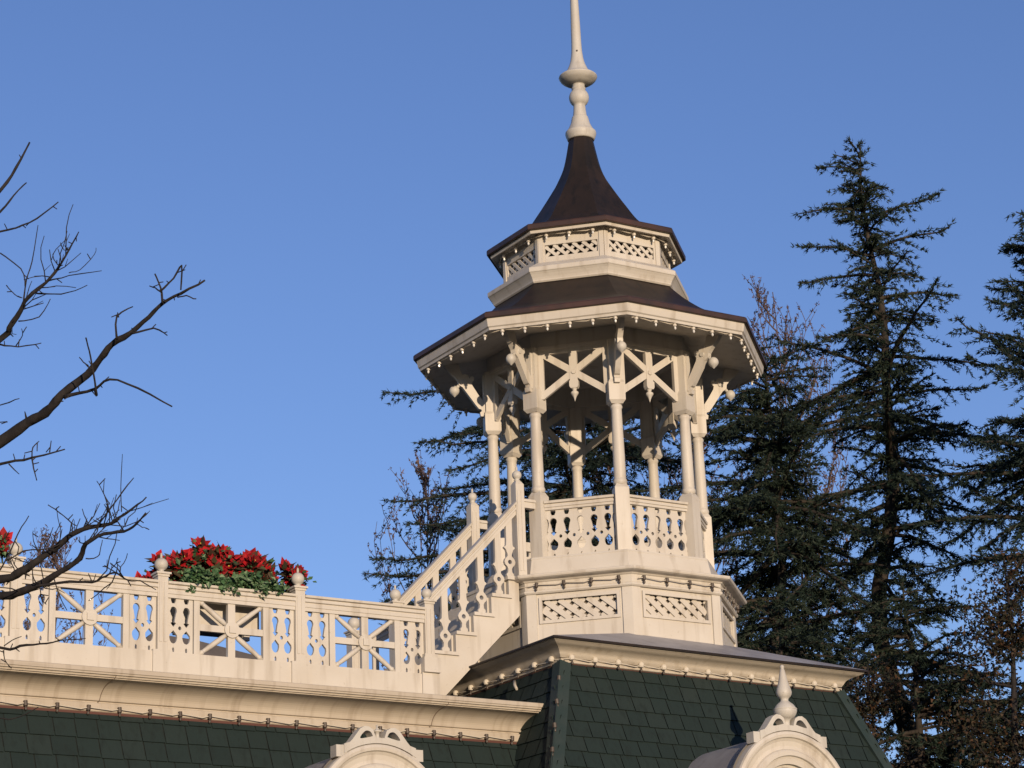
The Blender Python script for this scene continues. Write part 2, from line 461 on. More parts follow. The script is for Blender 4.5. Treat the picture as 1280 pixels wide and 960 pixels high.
# dormers ------------------------------------------------------------
def dormer(parent, cx, yf, zt, R, yback, finial, label):
    zc = zt - R
    root = None
    fnx = lambda a, b_, d: (cx + a, yf + d, zc + b_)
    mb = MB()
    prof = [(R, 0.16), (R, 0.0), (R - 0.012, -0.03), (R - 0.05, -0.045), (R - 0.085, -0.035), (R - 0.095, -0.005), (R - 0.13, 0.02),
            (R - 0.19, 0.035), (R - 0.235, 0.025), (R - 0.25, -0.005), (R - 0.27, -0.02), (R - 0.325, -0.02), (R - 0.335, 0.01),
            (R - 0.36, 0.02), (R - 0.43, 0.035), (R - 0.435, 0.09), (R - 0.47, 0.10), (R - 0.475, 0.2)]
    N = 40
    vs = []
    for i in range(N + 1):
        an = PI * i / N
        for r, d in prof: vs.append((cx + r * math.cos(an), yf + d, zc + r * math.sin(an)))
    n = len(prof); fs = []
    for i in range(N):
        for k in range(n - 1): fs.append((i * n + k, i * n + k + 1, (i + 1) * n + k + 1, (i + 1) * n + k))
    mb.add(vs, fs)
    for sx in (-1, 1):      # jambs carry the arch down to the sill
        for k in range(n - 1):
            (r0, d0), (r1, d1) = prof[k], prof[k + 1]
            mb.add([(cx + sx * r0, yf + d0, zc), (cx + sx * r1, yf + d1, zc), (cx + sx * r1, yf + d1, zc - 1.0), (cx + sx * r0, yf + d0, zc - 1.0)], [(0, 1, 2, 3)])
    root = mb.build('dormer', M['cream_paint'], parent, label)
    mb = MB()
    vs = []
    RR = R - 0.02
    ys = [yf + 0.10, yf + 0.16, yf + 0.162] + [yf + 0.2 + (yback - yf - 0.2) * t for t in (0, 0.33, 0.66, 1)]
    rs = [R + 0.03, R + 0.03, RR, RR, RR, RR, RR]
    for y, r in zip(ys, rs):
        for i in range(N + 1):
            an = PI * i / N
            vs.append((cx + r * math.cos(an), y, zc + r * math.sin(an)))
    fs = [(j * (N + 1) + i, j * (N + 1) + i + 1, (j + 1) * (N + 1) + i + 1, (j + 1) * (N + 1) + i) for j in range(len(ys) - 1) for i in range(N)]
    mb.add(vs, fs, True)
    mb.build('barrel_roof', M['grey_metal'], root)
    for xa in (cx - RR, cx + RR - 0.1):
        mb = MB(); mb.box(xa, xa + 0.1, yf + 0.17, yback, zc - 1.0, zc); mb.build('cheek_wall', M['cream_paint'], root)
    mb = MB()
    pts = [(r * 1.0, a) for r, a in []]
    poly = [((R - 0.46) * math.cos(PI * i / 24), (R - 0.46) * math.sin(PI * i / 24)) for i in range(25)] + [(-(R - 0.46), -1.0), (R - 0.46, -1.0)]
    mb.prism(poly, fnx, 0.15, 0.17)
    mb.build('window_pane', M['glass'], root)
    # crest with two scroll loops
    mb = MB()
    top = [(-0.50, -0.03), (-0.42, -0.005), (-0.385, 0.03), (-0.33, 0.10), (-0.275, 0.17), (-0.215, 0.205), (-0.15, 0.20), (-0.095, 0.165), (-0.07, 0.10), (-0.06, 0.07)]
    top = top + [(-x, z) for x, z in top[::-1]]
    arc = [(x, math.sqrt((R + 0.003) ** 2 - x * x) - R) for x in [0.5 - i * 0.1 for i in range(11)]]
    hole = lambda s_: [(s_ * x, z) for x, z in smooth_prof([(0.10, 0.085), (0.13, 0.135), (0.19, 0.15), (0.245, 0.11), (0.28, 0.05), (0.19, 0.062), (0.10, 0.085)], 3)[:-1]]
    mb.sheet(top + arc, [hole(1), hole(-1)], lambda a, b_, d: (cx + a, yf + 0.045 + d, zt + b_), 0.15)
    for sx in (-1, 1):
        mb.box(cx + sx * 0.53 - 0.075, cx + sx * 0.53 + 0.075, yf - 0.02, yf + 0.135, zt - 0.19, zt - 0.045)
    mb.build('crest', M['finial_paint'], root)
    mb = MB()
    if finial:
        pf = smooth_prof([(0.075, 0.02), (0.05, 0.05), (0.06, 0.11), (0.12, 0.15), (0.155, 0.215), (0.15, 0.26), (0.11, 0.32), (0.055, 0.365), (0.06, 0.40), (0.09, 0.43),
              (0.106, 0.48), (0.09, 0.545), (0.065, 0.62), (0.045, 0.72), (0.03, 0.79), (0.022, 0.80), (0.03, 0.825), (0.02, 0.85), (0.0, 0.857)], 2)
        mb.lathe(pf, cx, yf + 0.05, zt + 0.04, 24)
        mb.lathe([(0.158, 0.0), (0.163, 0.008), (0.158, 0.016)], cx, yf + 0.05, zt + 0.04 + 0.245, 24)
    else:
        mb.lathe([(0.05, 0.0), (0.03, 0.04), (0.028, 0.1), (0.06, 0.105), (0.06, 0.125), (0.03, 0.13), (0.012, 0.15), (0.012, 0.19), (0, 0.19)], cx, yf + 0.05, zt + 0.05, 14)
    mb.build('finial', M['finial_paint'], root)
    return root
dormer(tower, -0.11, -4.35, 5.70, 0.95, -2.45, True, 'arched dormer with scroll crest and tall turned finial')
dormer(house, -5.741, -3.4, 5.345, 0.90, -1.95, False, 'arched dormer with scroll crest and a broken finial stub')

# ------------------------------------------------------------------ the cupola
cup = thing('cupola', 'cream octagonal lookout cupola with two brown copper roofs and a tall white spire', 'cupola', (0, 0, 7.45))
CP = M['cream_paint']
def vdir(k): an = math.radians(-112.5 + 45 * k); return Vector((math.cos(an), math.sin(an), 0))
def fdir(j): an = math.radians(-90 + 45 * j); return Vector((math.cos(an), math.sin(an), 0))   # face j between vertices j and j+1
def face_fn(j, ap):
    n_ = fdir(j); t = Vector((-n_.y, n_.x, 0))
    return lambda a, z, d: n_ * (ap + d) + t * a + Vector((0, 0, z))
def rad_fn(k):
    n_ = vdir(k); t = Vector((-n_.y, n_.x, 0))
    return lambda r, z, d: n_ * r + t * d + Vector((0, 0, z))
C225 = math.cos(PI / 8)
def rectring(x0, x1, z0, z1, w): return [(x0, z0), (x1, z0), (x1, z1), (x0, z1)], [(x0 + w, z0 + w), (x1 - w, z0 + w), (x1 - w, z1 - w), (x0 + w, z1 - w)]
def clipseg(p, d, x0, x1, z0, z1):
    t0, t1 = -9, 9
    for a, b_, lo, hi in ((p[0], d[0], x0, x1), (p[1], d[1], z0, z1)):
        ta, tb = (lo - a) / b_, (hi - a) / b_
        if ta > tb: ta, tb = tb, ta
        t0, t1 = max(t0, ta), min(t1, tb)
    return (t0, t1)
def lattice(mb, fn, x0, x1, z0, z1, pitch, wid, ang, dback, dmid, dfront):
    c, s_ = math.cos(ang), math.sin(ang)
    for lay, sg, da, db in ((0, 1, dback, dmid), (1, -1, dmid + 0.001, dfront)):
        x = x0 - (z1 - z0) * 2
        while x < x1 + (z1 - z0) * 2:
            p = (x, (z0 + z1) / 2); d = (c, sg * s_)
            t0, t1 = clipseg(p, d, x0, x1, z0, z1)
            x += pitch
            if t1 - t0 < 0.03: continue
            hw = wid / 2; nx, nz = -d[1] * hw, d[0] * hw
            q = [(p[0] + d[0] * t + sgn * nx, p[1] + d[1] * t + sgn * nz) for t, sgn in ((t0, -1), (t1, -1), (t1, 1), (t0, 1))]
            q = [(min(max(a, x0 - 0.02), x1 + 0.02), min(max(b_, z0 - 0.02), z1 + 0.02)) for a, b_ in q]
            mb.prism(q, fn, da, db)
# base wall with framed lattice panels
RW = 1.985; AW = RW * C225
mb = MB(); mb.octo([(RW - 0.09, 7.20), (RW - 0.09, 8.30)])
base = mb.build('base_wall', M['interior_shade'], cup)
for j in range(8):
    fn = face_fn(j, AW)
    hl = RW * math.sin(PI / 8)
    mb = MB()
    out = [(-hl, 7.2), (hl, 7.2), (hl, 8.25), (-hl, 8.25)]
    mb.sheet(out, [[(-0.55, 7.77), (0.55, 7.77), (0.55, 8.09), (-0.55, 8.09)]], lambda a, z, d: fn(a, z, d - 0.03), 0.06)
    o1, h1 = rectring(-0.59, 0.59, 7.735, 8.12, 0.045)
    mb.sheet(o1, [h1], lambda a, z, d: fn(a, z, d + 0.012), 0.028)
    mb.build('face_board', CP, base)
    mb = MB()
    lattice(mb, fn, -0.545, 0.545, 7.78, 8.08, 0.205, 0.088, math.radians(40), -0.068, -0.045, -0.022)
    mb.build('lattice', CP, base)
    for k, sg in ((j, -1),):
        pass
for k in range(8):                       # corner boards
    v = vdir(k)
    mb = MB()
    for sgn in (-1, 1):
        n_ = fdir(k if sgn > 0 else k - 1); t = Vector((-n_.y, n_.x, 0)) * (1 if sgn > 0 else -1)
        c0 = v * (RW + 0.028)
        q = [c0, c0 + t * 0.145]
        mb.add([q[0] + Vector((0, 0, 7.2)), q[1] + Vector((0, 0, 7.2)), q[1] + Vector((0, 0, 8.2)), q[0] + Vector((0, 0, 8.2)),
                q[1] - n_ * 0.027 + Vector((0, 0, 7.2)), q[1] - n_ * 0.027 + Vector((0, 0, 8.2))], [(0, 1, 2, 3), (1, 4, 5, 2)])
    mb.build('corner_board', CP, base)
mb = MB()
mb.octo([(1.93, 8.17), (2.035, 8.17), (2.055, 8.19), (2.055, 8.215), (2.03, 8.225), (2.035, 8.235), (2.04, 8.335), (2.06, 8.345), (2.075, 8.36), (2.16, 8.372), (2.195, 8.385),
         (2.205, 8.405), (2.205, 8.425), (2.185, 8.433), (1.95, 8.462), (1.90, 8.475), (1.845, 8.715), (1.85, 8.73), (1.84, 8.755), (1.3, 8.757), (1.3, 8.17)], True)
mb.octcap(1.35, 8.75)
mb.build('floor_moulding', CP, cup)
fnF = face_fn(0, 1.905 * C225)
for a, w_ in [(-0.66, 0.09), (-0.46, 0.04), (-0.30, 0.03), (0.10, 0.14), (0.30, 0.05)]:
    mb = MB(); mb.prism([(a, 8.462), (a + w_, 8.460), (a + w_ * 0.8, 8.474), (a + w_ * 0.3, 8.478)], fnF, 0.0, 0.012); mb.build('paint_crack', M['bolt'], cup)
# fretwork board
def keyhole(x, z):
    r = 0.054
    c = [(x + r * math.sin(a), z + 0.53 + r * math.cos(a)) for a in [math.radians(-130 + 26 * i) for i in range(11)]]
    return c + [(x + 0.026, z + 0.42), (x + 0.020, z + 0.385), (x + 0.045, z + 0.375), (x, z + 0.325), (x - 0.045, z + 0.375), (x - 0.020, z + 0.385), (x - 0.026, z + 0.42)]
def ogee(x, z):
    h = [(0, 0.285), (0.022, 0.262), (0.058, 0.225), (0.062, 0.19), (0.05, 0.15), (0.03, 0.125), (0, 0.115)]
    return [(x + a, z + b_) for a, b_ in h] + [(x - a, z + b_) for a, b_ in h[1:-1][::-1]]
def fret(mb, fn, x0, x1, z0, z1, n, thick=0.045, ends=True):
    H = z1 - z0; k = H / 0.70; w = (x1 - x0) / n
    sx = w / 0.203
    holes = []
    def put(poly, cx):
        holes.append([(cx + (px_ - cx) * sx, z0 + pz_ * k) for px_, pz_ in poly])
    for i in range(n):
        cx = x0 + (i + 0.5) * w
        put(keyhole(cx, 0), cx); put(ogee(cx, 0), cx)
        put([(cx - 0.04, 0.665), (cx - 0.022, 0.625), (cx + 0.022, 0.625), (cx + 0.04, 0.665), (cx + 0.038, 0.692), (cx - 0.038, 0.692)], cx)
        put([(cx - 0.014, 0.010), (cx + 0.014, 0.010), (cx + 0.016, 0.05), (cx, 0.072), (cx - 0.016, 0.05)], cx)
        if i: put(circ(x0 + i * w, 0.315, 0.025, 10), x0 + i * w)
    # scalloped ends
    def edge(sgn):
        pts = [(0, 0.0), (0.0, 0.10), (0.012, 0.12)] + [(0.0, 0.15)] + [(0.03 * 0.8, 0.19), (0.03, 0.22), (0.006, 0.262), (-0.004, 0.30), (-0.004, 0.335), (0.01, 0.36), (0.03, 0.385), (0.012, 0.40), (0.035, 0.45), (0.05, 0.51), (0.035, 0.56), (0.0, 0.585), (0.0, 0.70)]
        return pts
    e = edge(1)
    left = [(x0 + a * 0.7, z0 + b_ * k) for a, b_ in e]
    right = [(x1 - a * 0.7, z0 + b_ * k) for a, b_ in e]
    out = right + left[::-1]
    if not ends: out = [(x1, z0), (x1, z1), (x0, z1), (x0, z0)]
    mb.sheet(out, holes, fn, thick)
RP = 1.6; AP = RP * C225
def oct_rail(mb, j, x0, x1, ap, prof):
    fn = face_fn(j, ap)
    n = len(prof)
    vs = [fn(x0, z, d) for d, z in prof] + [fn(x1, z, d) for d, z in prof]
    mb.add(vs, [(i, (i + 1) % n, n + (i + 1) % n, n + i) for i in range(n)] + [list(range(n)), list(range(n, 2 * n))[::-1]])
railprof = [(-0.075, 9.49), (0.055, 9.49), (0.055, 9.525), (0.07, 9.53), (0.07, 9.565), (0.05, 9.57), (0.05, 9.58), (0.085, 9.588), (0.09, 9.62), (0.06, 9.634), (-0.075, 9.634)]
for k in range(8):
    fr = rad_fn(k)
    mb = MB()
    B = lambda r0, r1, h, z0, z1: mb.prism([(r0, z0), (r1, z0), (r1, z1), (r0, z1)], fr, -h, h)
    B(RP - 0.11, RP + 0.11, 0.105, 8.745, 9.72)
    vs = [fr(RP + a * w, z, b_ * w) for w, z in ((0.105, 9.72), (0.07, 9.785)) for a, b_ in ((-1, -1), (1, -1), (1, 1), (-1, 1))]
    mb.add(vs, [(i, (i + 1) % 4, 4 + (i + 1) % 4, 4 + i) for i in range(4)] + [(4, 5, 6, 7)])
    c = fr(RP, 0, 0)
    mb.lathe([(0.085, 9.77), (0.10, 9.79), (0.105, 9.82), (0.098, 9.85), (0.088, 9.86), (0.09, 9.88), (0.088, 10.2), (0.078, 10.85), (0.078, 10.93), (0.09, 10.95), (0.09, 10.975), (0.08, 10.98), (0.08, 11.02)], c[0], c[1], 0, 18)
    vs = [fr(RP + a * w, z, b_ * w) for w, z in ((0.085, 11.0), (0.122, 11.05), (0.122, 11.32), (0.105, 11.36)) for a, b_ in ((-1, -1), (1, -1), (1, 1), (-1, 1))]
    mb.add(vs, [(a * 4 + i, a * 4 + (i + 1) % 4, a * 4 + 4 + (i + 1) % 4, a * 4 + 4 + i) for a in range(3) for i in range(4)] + [(3, 2, 1, 0)])
    B(RP - 0.10, RP + 0.10, 0.095, 11.34, 12.0)
    B(RP + 0.10, RP + 0.125, 0.045, 11.36, 11.97)
    post = mb.build('post', CP, cup)
    # bracket in the radial plane
    mb = MB()
    low_ = [(1.72, 11.30), (1.775, 11.30), (1.785, 11.36), (1.755, 11.385), (1.765, 11.41), (1.80, 11.42), (1.84, 11.47), (1.97, 11.66), (2.04, 11.76), (2.10, 11.80), (2.11, 11.87), (2.16, 11.93), (2.27, 12.03), (2.33, 12.12)]
    high = [(2.10, 12.14), (2.07, 12.04), (2.045, 11.965), (2.00, 11.975), (1.955, 11.955), (1.93, 11.90), (1.905, 11.945), (1.865, 11.93), (1.86, 11.88), (1.90, 11.84), (1.89, 11.79), (1.80, 11.64), (1.73, 11.54)]
    mb.prism(low_ + high, fr, -0.042, 0.042)
    br = mb.build('bracket', CP, cup)
    mb = MB()
    for sg in (-1, 1):
        p0, p1 = Vector(fr(2.005, 11.865, 0)), Vector(fr(2.005, 11.865, sg * 0.062))
        mb.tube([p0, p1], 0.035, 12)
    bl = Vector(fr(2.165, 11.715, 0))
    mb.tube([Vector(fr(2.08, 11.82, 0)), bl], 0.026, 8)
    mb.lathe([(0.0, -0.105), (0.012, -0.094), (0.026, -0.08)] + [(0.078 * math.sin(a), -0.078 * math.cos(a)) for a in [PI * i / 12 for i in range(3, 13)]], bl.x, bl.y, bl.z, 18)
    mb.build('ball_drop', M['finial_paint'], br)
for j in range(8):
    fn = face_fn(j, AP)
    # star panel
    mb = MB()
    h = 0.06
    mb.prism([(-0.53, 11.20), (-0.45, 11.20), (-0.45, 11.97), (-0.53, 11.97)], fn, -0.03, 0.03)
    mb.prism([(0.45, 11.20), (0.53, 11.20), (0.53, 11.97), (0.45, 11.97)], fn, -0.03, 0.03)
    mb.prism([(-0.449, 11.895), (0.449, 11.895), (0.449, 11.97), (-0.449, 11.97)], fn, -0.029, 0.029)
    mb.prism([(-0.47, 11.955), (-0.08, 11.955), (-0.07, 11.985), (0.07, 11.985), (0.08, 11.955), (0.47, 11.955), (0.47, 12.0), (-0.47, 12.0)], fn, -0.02, 0.04)
    for sg in (-1, 1):
        a, b_ = Vector((-0.47 * sg, 11.91)), Vector((0.50 * sg, 11.235))
        d = (b_ - a).normalized(); q = Vector((-d.y, d.x)) * 0.05
        e = 0.026 + 0.002 * (sg > 0)
        mb.prism([tuple(a - q), tuple(b_ - q), tuple(b_ + q), tuple(a + q)], fn, -e, e)
    mb.prism([(-0.058, 11.36), (0.058, 11.36), (0.058, 11.896), (-0.058, 11.896)], fn, -0.035, 0.035)
    mb.prism([(-0.068, 11.36), (-0.05, 11.325), (0.05, 11.325), (0.068, 11.36), (0.068, 11.44), (-0.068, 11.44)], fn, -0.045, 0.045)
    pn = mb.build('star_panel', CP, cup)
    mb = MB()
    c = fn(0, 0, 0)
    mb.lathe([(0.05, 11.33), (0.03, 11.305), (0.028, 11.285), (0.055, 11.27), (0.06, 11.25), (0.045, 11.225), (0.028, 11.20), (0.016, 11.17), (0.0, 11.12)], c[0], c[1], 0, 14)
    mb.build('pendant', CP, pn)
    mb = MB(); mb.tube([Vector(fn(0, 11.575, 0.03)), Vector(fn(0, 11.575, 0.055))], [0.04, 0.028], 12)
    mb.build('boss', CP, pn)
    if j == 6: continue                       # the stair enters here
    mb = MB(); fret(mb, fn, -0.505, 0.505, 8.765, 9.492, 5, 0.045); mb.build('fret_panel', CP, cup)
    mb = MB(); oct_rail(mb, j, -0.52, 0.52, AP, railprof); mb.build('top_rail', CP, cup)
mb = MB()
mb.octo([(1.56, 11.96), (1.66, 11.96), (1.665, 12.01), (1.645, 12.02), (1.645, 12.30), (1.50, 12.30), (1.50, 11.96)], True)
mb.build('frieze', CP, cup)
mb = MB()
mb.octo([(1.40, 12.285), (2.50, 12.075), (2.665, 12.045), (2.665, 12.028), (2.685, 12.024), (2.692, 12.06), (2.715, 12.075), (2.73, 12.15), (2.735, 12.19), (2.70, 12.205), (1.4, 12.4)], True)
mb.octcap(1.45, 12.29)
mb.build('eave', CP, cup)
roofp = smooth_prof([(2.755, 12.285), (2.40, 12.432), (2.09, 12.565), (1.79, 12.79), (1.60, 12.97), (1.42, 13.16)], 4)
mb = MB(); mb.octo(roofp); lr = mb.build('lower_roof', M['copper'], cup)
mb = MB(); mb.octo([(2.70, 12.193), (2.765, 12.193), (2.785, 12.20), (2.785, 12.262), (2.765, 12.285), (2.74, 12.297), (2.70, 12.29)], True); mb.build('roof_edge', M['copper_edge'], lr)
mb = MB()
mb.octo([(1.38, 13.10), (1.49, 13.10), (1.51, 13.12), (1.515, 13.14), (1.53, 13.17), (1.56, 13.215), (1.585, 13.245), (1.595, 13.25), (1.60, 13.262), (1.60, 13.318), (1.59, 13.328), (1.38, 13.455), (1.25, 13.46), (1.25, 13.10)], True)
mb.build('ledge', CP, cup)
RD = 1.325; AD = RD * C225
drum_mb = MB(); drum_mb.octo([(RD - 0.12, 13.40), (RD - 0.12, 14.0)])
drum = drum_mb.build('drum', M['bolt'], cup)  # near-black core: darkness inside the drum put into its colour
for j in range(8):
    fn = face_fn(j, AD); hl = RD * math.sin(PI / 8)
    mb = MB()
    mb.sheet([(-hl, 13.43), (hl, 13.43), (hl, 13.97), (-hl, 13.97)], [[(-0.41, 13.56), (0.41, 13.56), (0.41, 13.75), (-0.41, 13.75)]], lambda a, z, d: fn(a, z, d - 0.025), 0.05)
    for sgn in (-1, 1): mb.prism([(sgn * hl * 1.0, 13.432), (sgn * (hl - 0.07), 13.432), (sgn * (hl - 0.07), 13.90), (sgn * hl, 13.90)], fn, 0.0, 0.018)
    mb.build('face_board', CP, drum)
    mb = MB(); lattice(mb, fn, -0.405, 0.405, 13.563, 13.747, 0.150, 0.047, math.radians(42), -0.055, -0.036, -0.016)
    mb.build('lattice', CP, drum)
mb = MB()
mb.octo([(1.25, 13.975), (1.50, 13.92), (1.50, 13.895), (1.525, 13.895), (1.535, 13.94), (1.50, 13.985), (1.2, 14.03)], True)
mb.build('eave', CP, cup)
up_prof = smooth_prof([(1.575, 14.03), (1.32, 14.12), (1.02, 14.285), (0.76, 14.645), (0.51, 15.04), (0.41, 15.22), (0.295, 15.50), (0.20, 15.95), (0.165, 16.12)], 5)
mb = MB(); mb.octo(up_prof); ur = mb.build('upper_roof', M['copper'], cup)
mb = MB(); mb.octo([(1.52, 13.942), (1.585, 13.942), (1.592, 13.95), (1.592, 14.015), (1.58, 14.035), (1.54, 14.04)], True); mb.build('roof_edge', M['copper_edge'], ur)
spire = smooth_prof([(0.15, 15.96), (0.205, 15.955), (0.225, 15.99), (0.248, 16.06), (0.243, 16.10)], 2) + smooth_prof([(0.225, 16.115), (0.19, 16.17), (0.155, 16.25), (0.135, 16.34)], 3) + \
    [(0.13, 16.36), (0.112, 16.375)] + smooth_prof([(0.112, 16.38), (0.10, 16.48), (0.094, 16.575)], 2) + [(0.161 * math.sin(a), 16.705 - 0.161 * math.cos(a)) for a in [PI * i / 16 for i in range(4, 13)]] + \
    [(0.10, 16.84), (0.112, 16.85), (0.115, 16.87), (0.10, 16.885), (0.10, 16.93)] + smooth_prof([(0.11, 16.935), (0.19, 16.95), (0.27, 17.0), (0.305, 17.05), (0.307, 17.075), (0.27, 17.105), (0.22, 17.13), (0.185, 17.17), (0.15, 17.24), (0.115, 17.34), (0.092, 17.48), (0.082, 17.65), (0.076, 18.0), (0.06, 18.7), (0.035, 20.0), (0.0, 20.9)], 4)
mb = MB(); mb.lathe(spire, 0, 0, 0, 32); sp = mb.build('spire', M['finial_paint'], cup)
mb = MB(); d = (CAM - Vector((0, 0, 17.45))).normalized(); d = Vector((-0.52, -0.854, 0))
mb.tube([d * 0.08 + Vector((0, 0, 17.5)), d * 0.105 + Vector((0, 0, 17.5))], 0.014, 8); mb.build('bolt', M['bolt'], sp)

# ------------------------------------------------------------------ newel posts with ball finials
def ball_finial(mb, x, y, z, r=0.075, tall=True):
    p = [(0.035, 0.0), (0.05, 0.015), (0.03, 0.03)] + [(r * math.sin(a), 0.03 + r * 0.95 - r * math.cos(a)) for a in [PI * i / 12 for i in range(3, 11)]]
    zt = 0.03 + r * 1.95
    if tall: p += [(0.018, zt - 0.01), (0.014, zt + 0.02), (0.017, zt + 0.03), (0.012, zt + 0.055), (0, zt + 0.07)]
    else: p += [(0, zt)]
    mb.lathe(p, x, y, z, 16)
def newel(parent, x, y, z0, zc, h=0.075, base=True, cap=True, r=0.085):
    mb = MB()
    mb.box(x - h, x + h, y - h, y + h, z0, zc - 0.0)
    for sx in (-1, 1):
        mb.box(x + sx * h * 0.45 - 0.02, x + sx * h * 0.45 + 0.02, y - h - 0.008, y - h, z0 + 0.1, zc - 0.1)
    if cap:
        mb.box(x - h - 0.03, x + h + 0.03, y - h - 0.03, y + h + 0.03, zc, zc + 0.025)
        mb.box(x - h - 0.012, x + h + 0.012, y - h - 0.012, y + h + 0.012, zc - 0.03, zc)
    else:
        vs = [(x + a * w, y + b_ * w, z) for w, z in ((h, zc), (0.04, zc + 0.05)) for a, b_ in ((-1, -1), (1, -1), (1, 1), (-1, 1))]
        mb.add(vs, [(i, (i + 1) % 4, 4 + (i + 1) % 4, 4 + i) for i in range(4)] + [(4, 5, 6, 7)])
    if base:
        mb.box(x - h - 0.055, x + h + 0.055, y - h - 0.055, y + h + 0.055, z0, z0 + 0.2)
        mb.box(x - h - 0.03, x + h + 0.03, y - h - 0.03, y + h + 0.03, z0 + 0.2, z0 + 0.25)
    o = mb.build('newel_post', CP, parent)
    mb = MB(); ball_finial(mb, x, y, zc + (0.025 if cap else 0.05), r); mb.build('finial', M['finial_paint'], o)
    return o

# ------------------------------------------------------------------ staircase
st = thing('rooftop_staircase', 'short cream staircase with sawn balusters climbing to the cupola', 'staircase', (-2.7, 0, 6.285))
YN, YF = -0.665, 0.61
saw = [(-3.75, 6.285), (-3.55, 6.285), (-1.935, 7.885), (-1.935, 8.385), (-2.105, 8.385), (-2.105, 8.115), (-2.405, 8.115), (-2.405, 7.815), (-2.71, 7.815), (-2.71, 7.515), (-3.01, 7.515), (-3.01, 7.21), (-3.40, 7.21), (-3.40, 6.91), (-3.75, 6.91)]
for y in (YN, YF):
    mb = MB(); mb.prism(saw, lambda a, b_, d: (a, y + d, b_), -0.035, 0.035); mb.build('stringer', CP, st)
TR = [(-3.75, -3.40, 6.91), (-3.40, -3.01, 7.21), (-3.01, -2.71, 7.515), (-2.71, -2.405, 7.815), (-2.405, -2.105, 8.115)]
for x0, x1, z in TR:
    mb = MB(); mb.box(x0 - 0.0, x1 + 0.035, YN - 0.07, YF + 0.07, z + 0.002, z + 0.05); mb.build('tread', CP, st)
for (x0, x1, z), zn in zip(TR, [7.21, 7.515, 7.815, 8.115, 8.385]):
    mb = MB(); mb.box(x1 - 0.03, x1 - 0.002, YN + 0.036, YF - 0.036, z + 0.05, zn); mb.build('riser', CP, st)
mb = MB(); mb.prism([(-3.53, 6.33), (-1.96, 7.90), (-1.96, 7.94), (-3.53, 6.37)], lambda a, b_, d: (a, d, b_), YN + 0.036, YF - 0.036); mb.build('shaded_soffit', M['felt_and_shade'], st)  # shade below the stair painted in as a dark board
mb = MB(); mb.box(-2.15, -1.78, YN - 0.09, YF + 0.09, 8.387, 8.435); mb.build('landing', CP, st)
def slope_rail(name, parent, p0, p1, w=0.05, prof=None):
    mb = MB()
    p0, p1 = Vector(p0), Vector(p1)
    hd = Vector((p1.x - p0.x, p1.y - p0.y, 0)).normalized(); sd = Vector((-hd.y, hd.x, 0))
    P_ = prof or [(-0.045, -0.20), (0.045, -0.20), (0.045, -0.135), (0.06, -0.125), (0.06, -0.085), (0.042, -0.075), (0.042, -0.06), (0.075, -0.045), (0.08, -0.01), (0.05, 0.0), (-0.05, 0.0), (-0.08, -0.01), (-0.075, -0.045), (-0.042, -0.06), (-0.042, -0.075), (-0.06, -0.085), (-0.06, -0.125), (-0.045, -0.135)]
    n = len(P_)
    vs = [p0 + sd * a + Vector((0, 0, b_)) for a, b_ in P_] + [p1 + sd * a + Vector((0, 0, b_)) for a, b_ in P_]
    mb.add(vs, [(i, (i + 1) % n, n + (i + 1) % n, n + i) for i in range(n)] + [list(range(n)), list(range(n, 2 * n))[::-1]])
    return mb.build(name, CP, parent)
rz = lambda x: 8.035 + (x + 3.44) * 1.028
slope_rail('handrail', st, (-3.42, YN, rz(-3.42)), (-1.93, YN, rz(-1.93)))
slope_rail('handrail', st, (-3.20, YF, rz(-3.20)), (-1.93, YF, rz(-1.93)))
BPROF = [(0.0, 0.05), (0.03, 0.062), (0.05, 0.058), (0.07, 0.036), (0.12, 0.030), (0.155, 0.045), (0.185, 0.078), (0.225, 0.092), (0.265, 0.078), (0.295, 0.05), (0.315, 0.034), (0.34, 0.036), (0.37, 0.048),
         (0.405, 0.060), (0.43, 0.088), (0.445, 0.090), (0.46, 0.062), (0.48, 0.055), (0.54, 0.050)]
def baluster(parent, x, y, z0):
    zt0, zt1 = rz(x - 0.05) - 0.19 - z0, rz(x + 0.05) - 0.19 - z0
    right = [(a, b_) for b_, a in BPROF] + [(0.05, zt1)]
    left = [(-a, b_) for a, b_ in right[:-1]] + [(-0.05, zt0)]
    mb = MB()
    mb.sheet(right + left[::-1], [circ(0, 0.225, 0.033, 12)], lambda a, b_, d: (x + a, y + d, z0 + b_), 0.045)
    mb.build('baluster', CP, parent)
for y in (YN, YF):
    for (x0, x1, z) in TR:
        if x0 < -3.6: continue
        for t in ((0.60,) if x0 < -3.2 else (0.5,)):
            xx = x0 + (x1 - x0) * t
            if y == YF and xx < -3.2: continue
            baluster(st, xx, y, z + 0.05)
    baluster(st, -2.06, y, 8.436)
newel(st, -1.875, YN, 8.437, 9.84, 0.07, base=False, cap=False, r=0.07)
newel(st, -1.875, YF, 8.437, 9.84, 0.07, base=False, cap=False, r=0.07)
newel(st, -3.235, YF, 7.262, 8.22, 0.075, base=False, cap=True, r=0.085)
for sg, y in ((-1, YN), (1, YF)):
    mb = MB(); mb.box(-1.806, -1.60, y - 0.04, y + 0.04, 9.50, 9.634); mb.box(-1.806, -1.60, y - 0.06, y + 0.06, 9.588, 9.62); mb.build('landing_rail', CP, st)

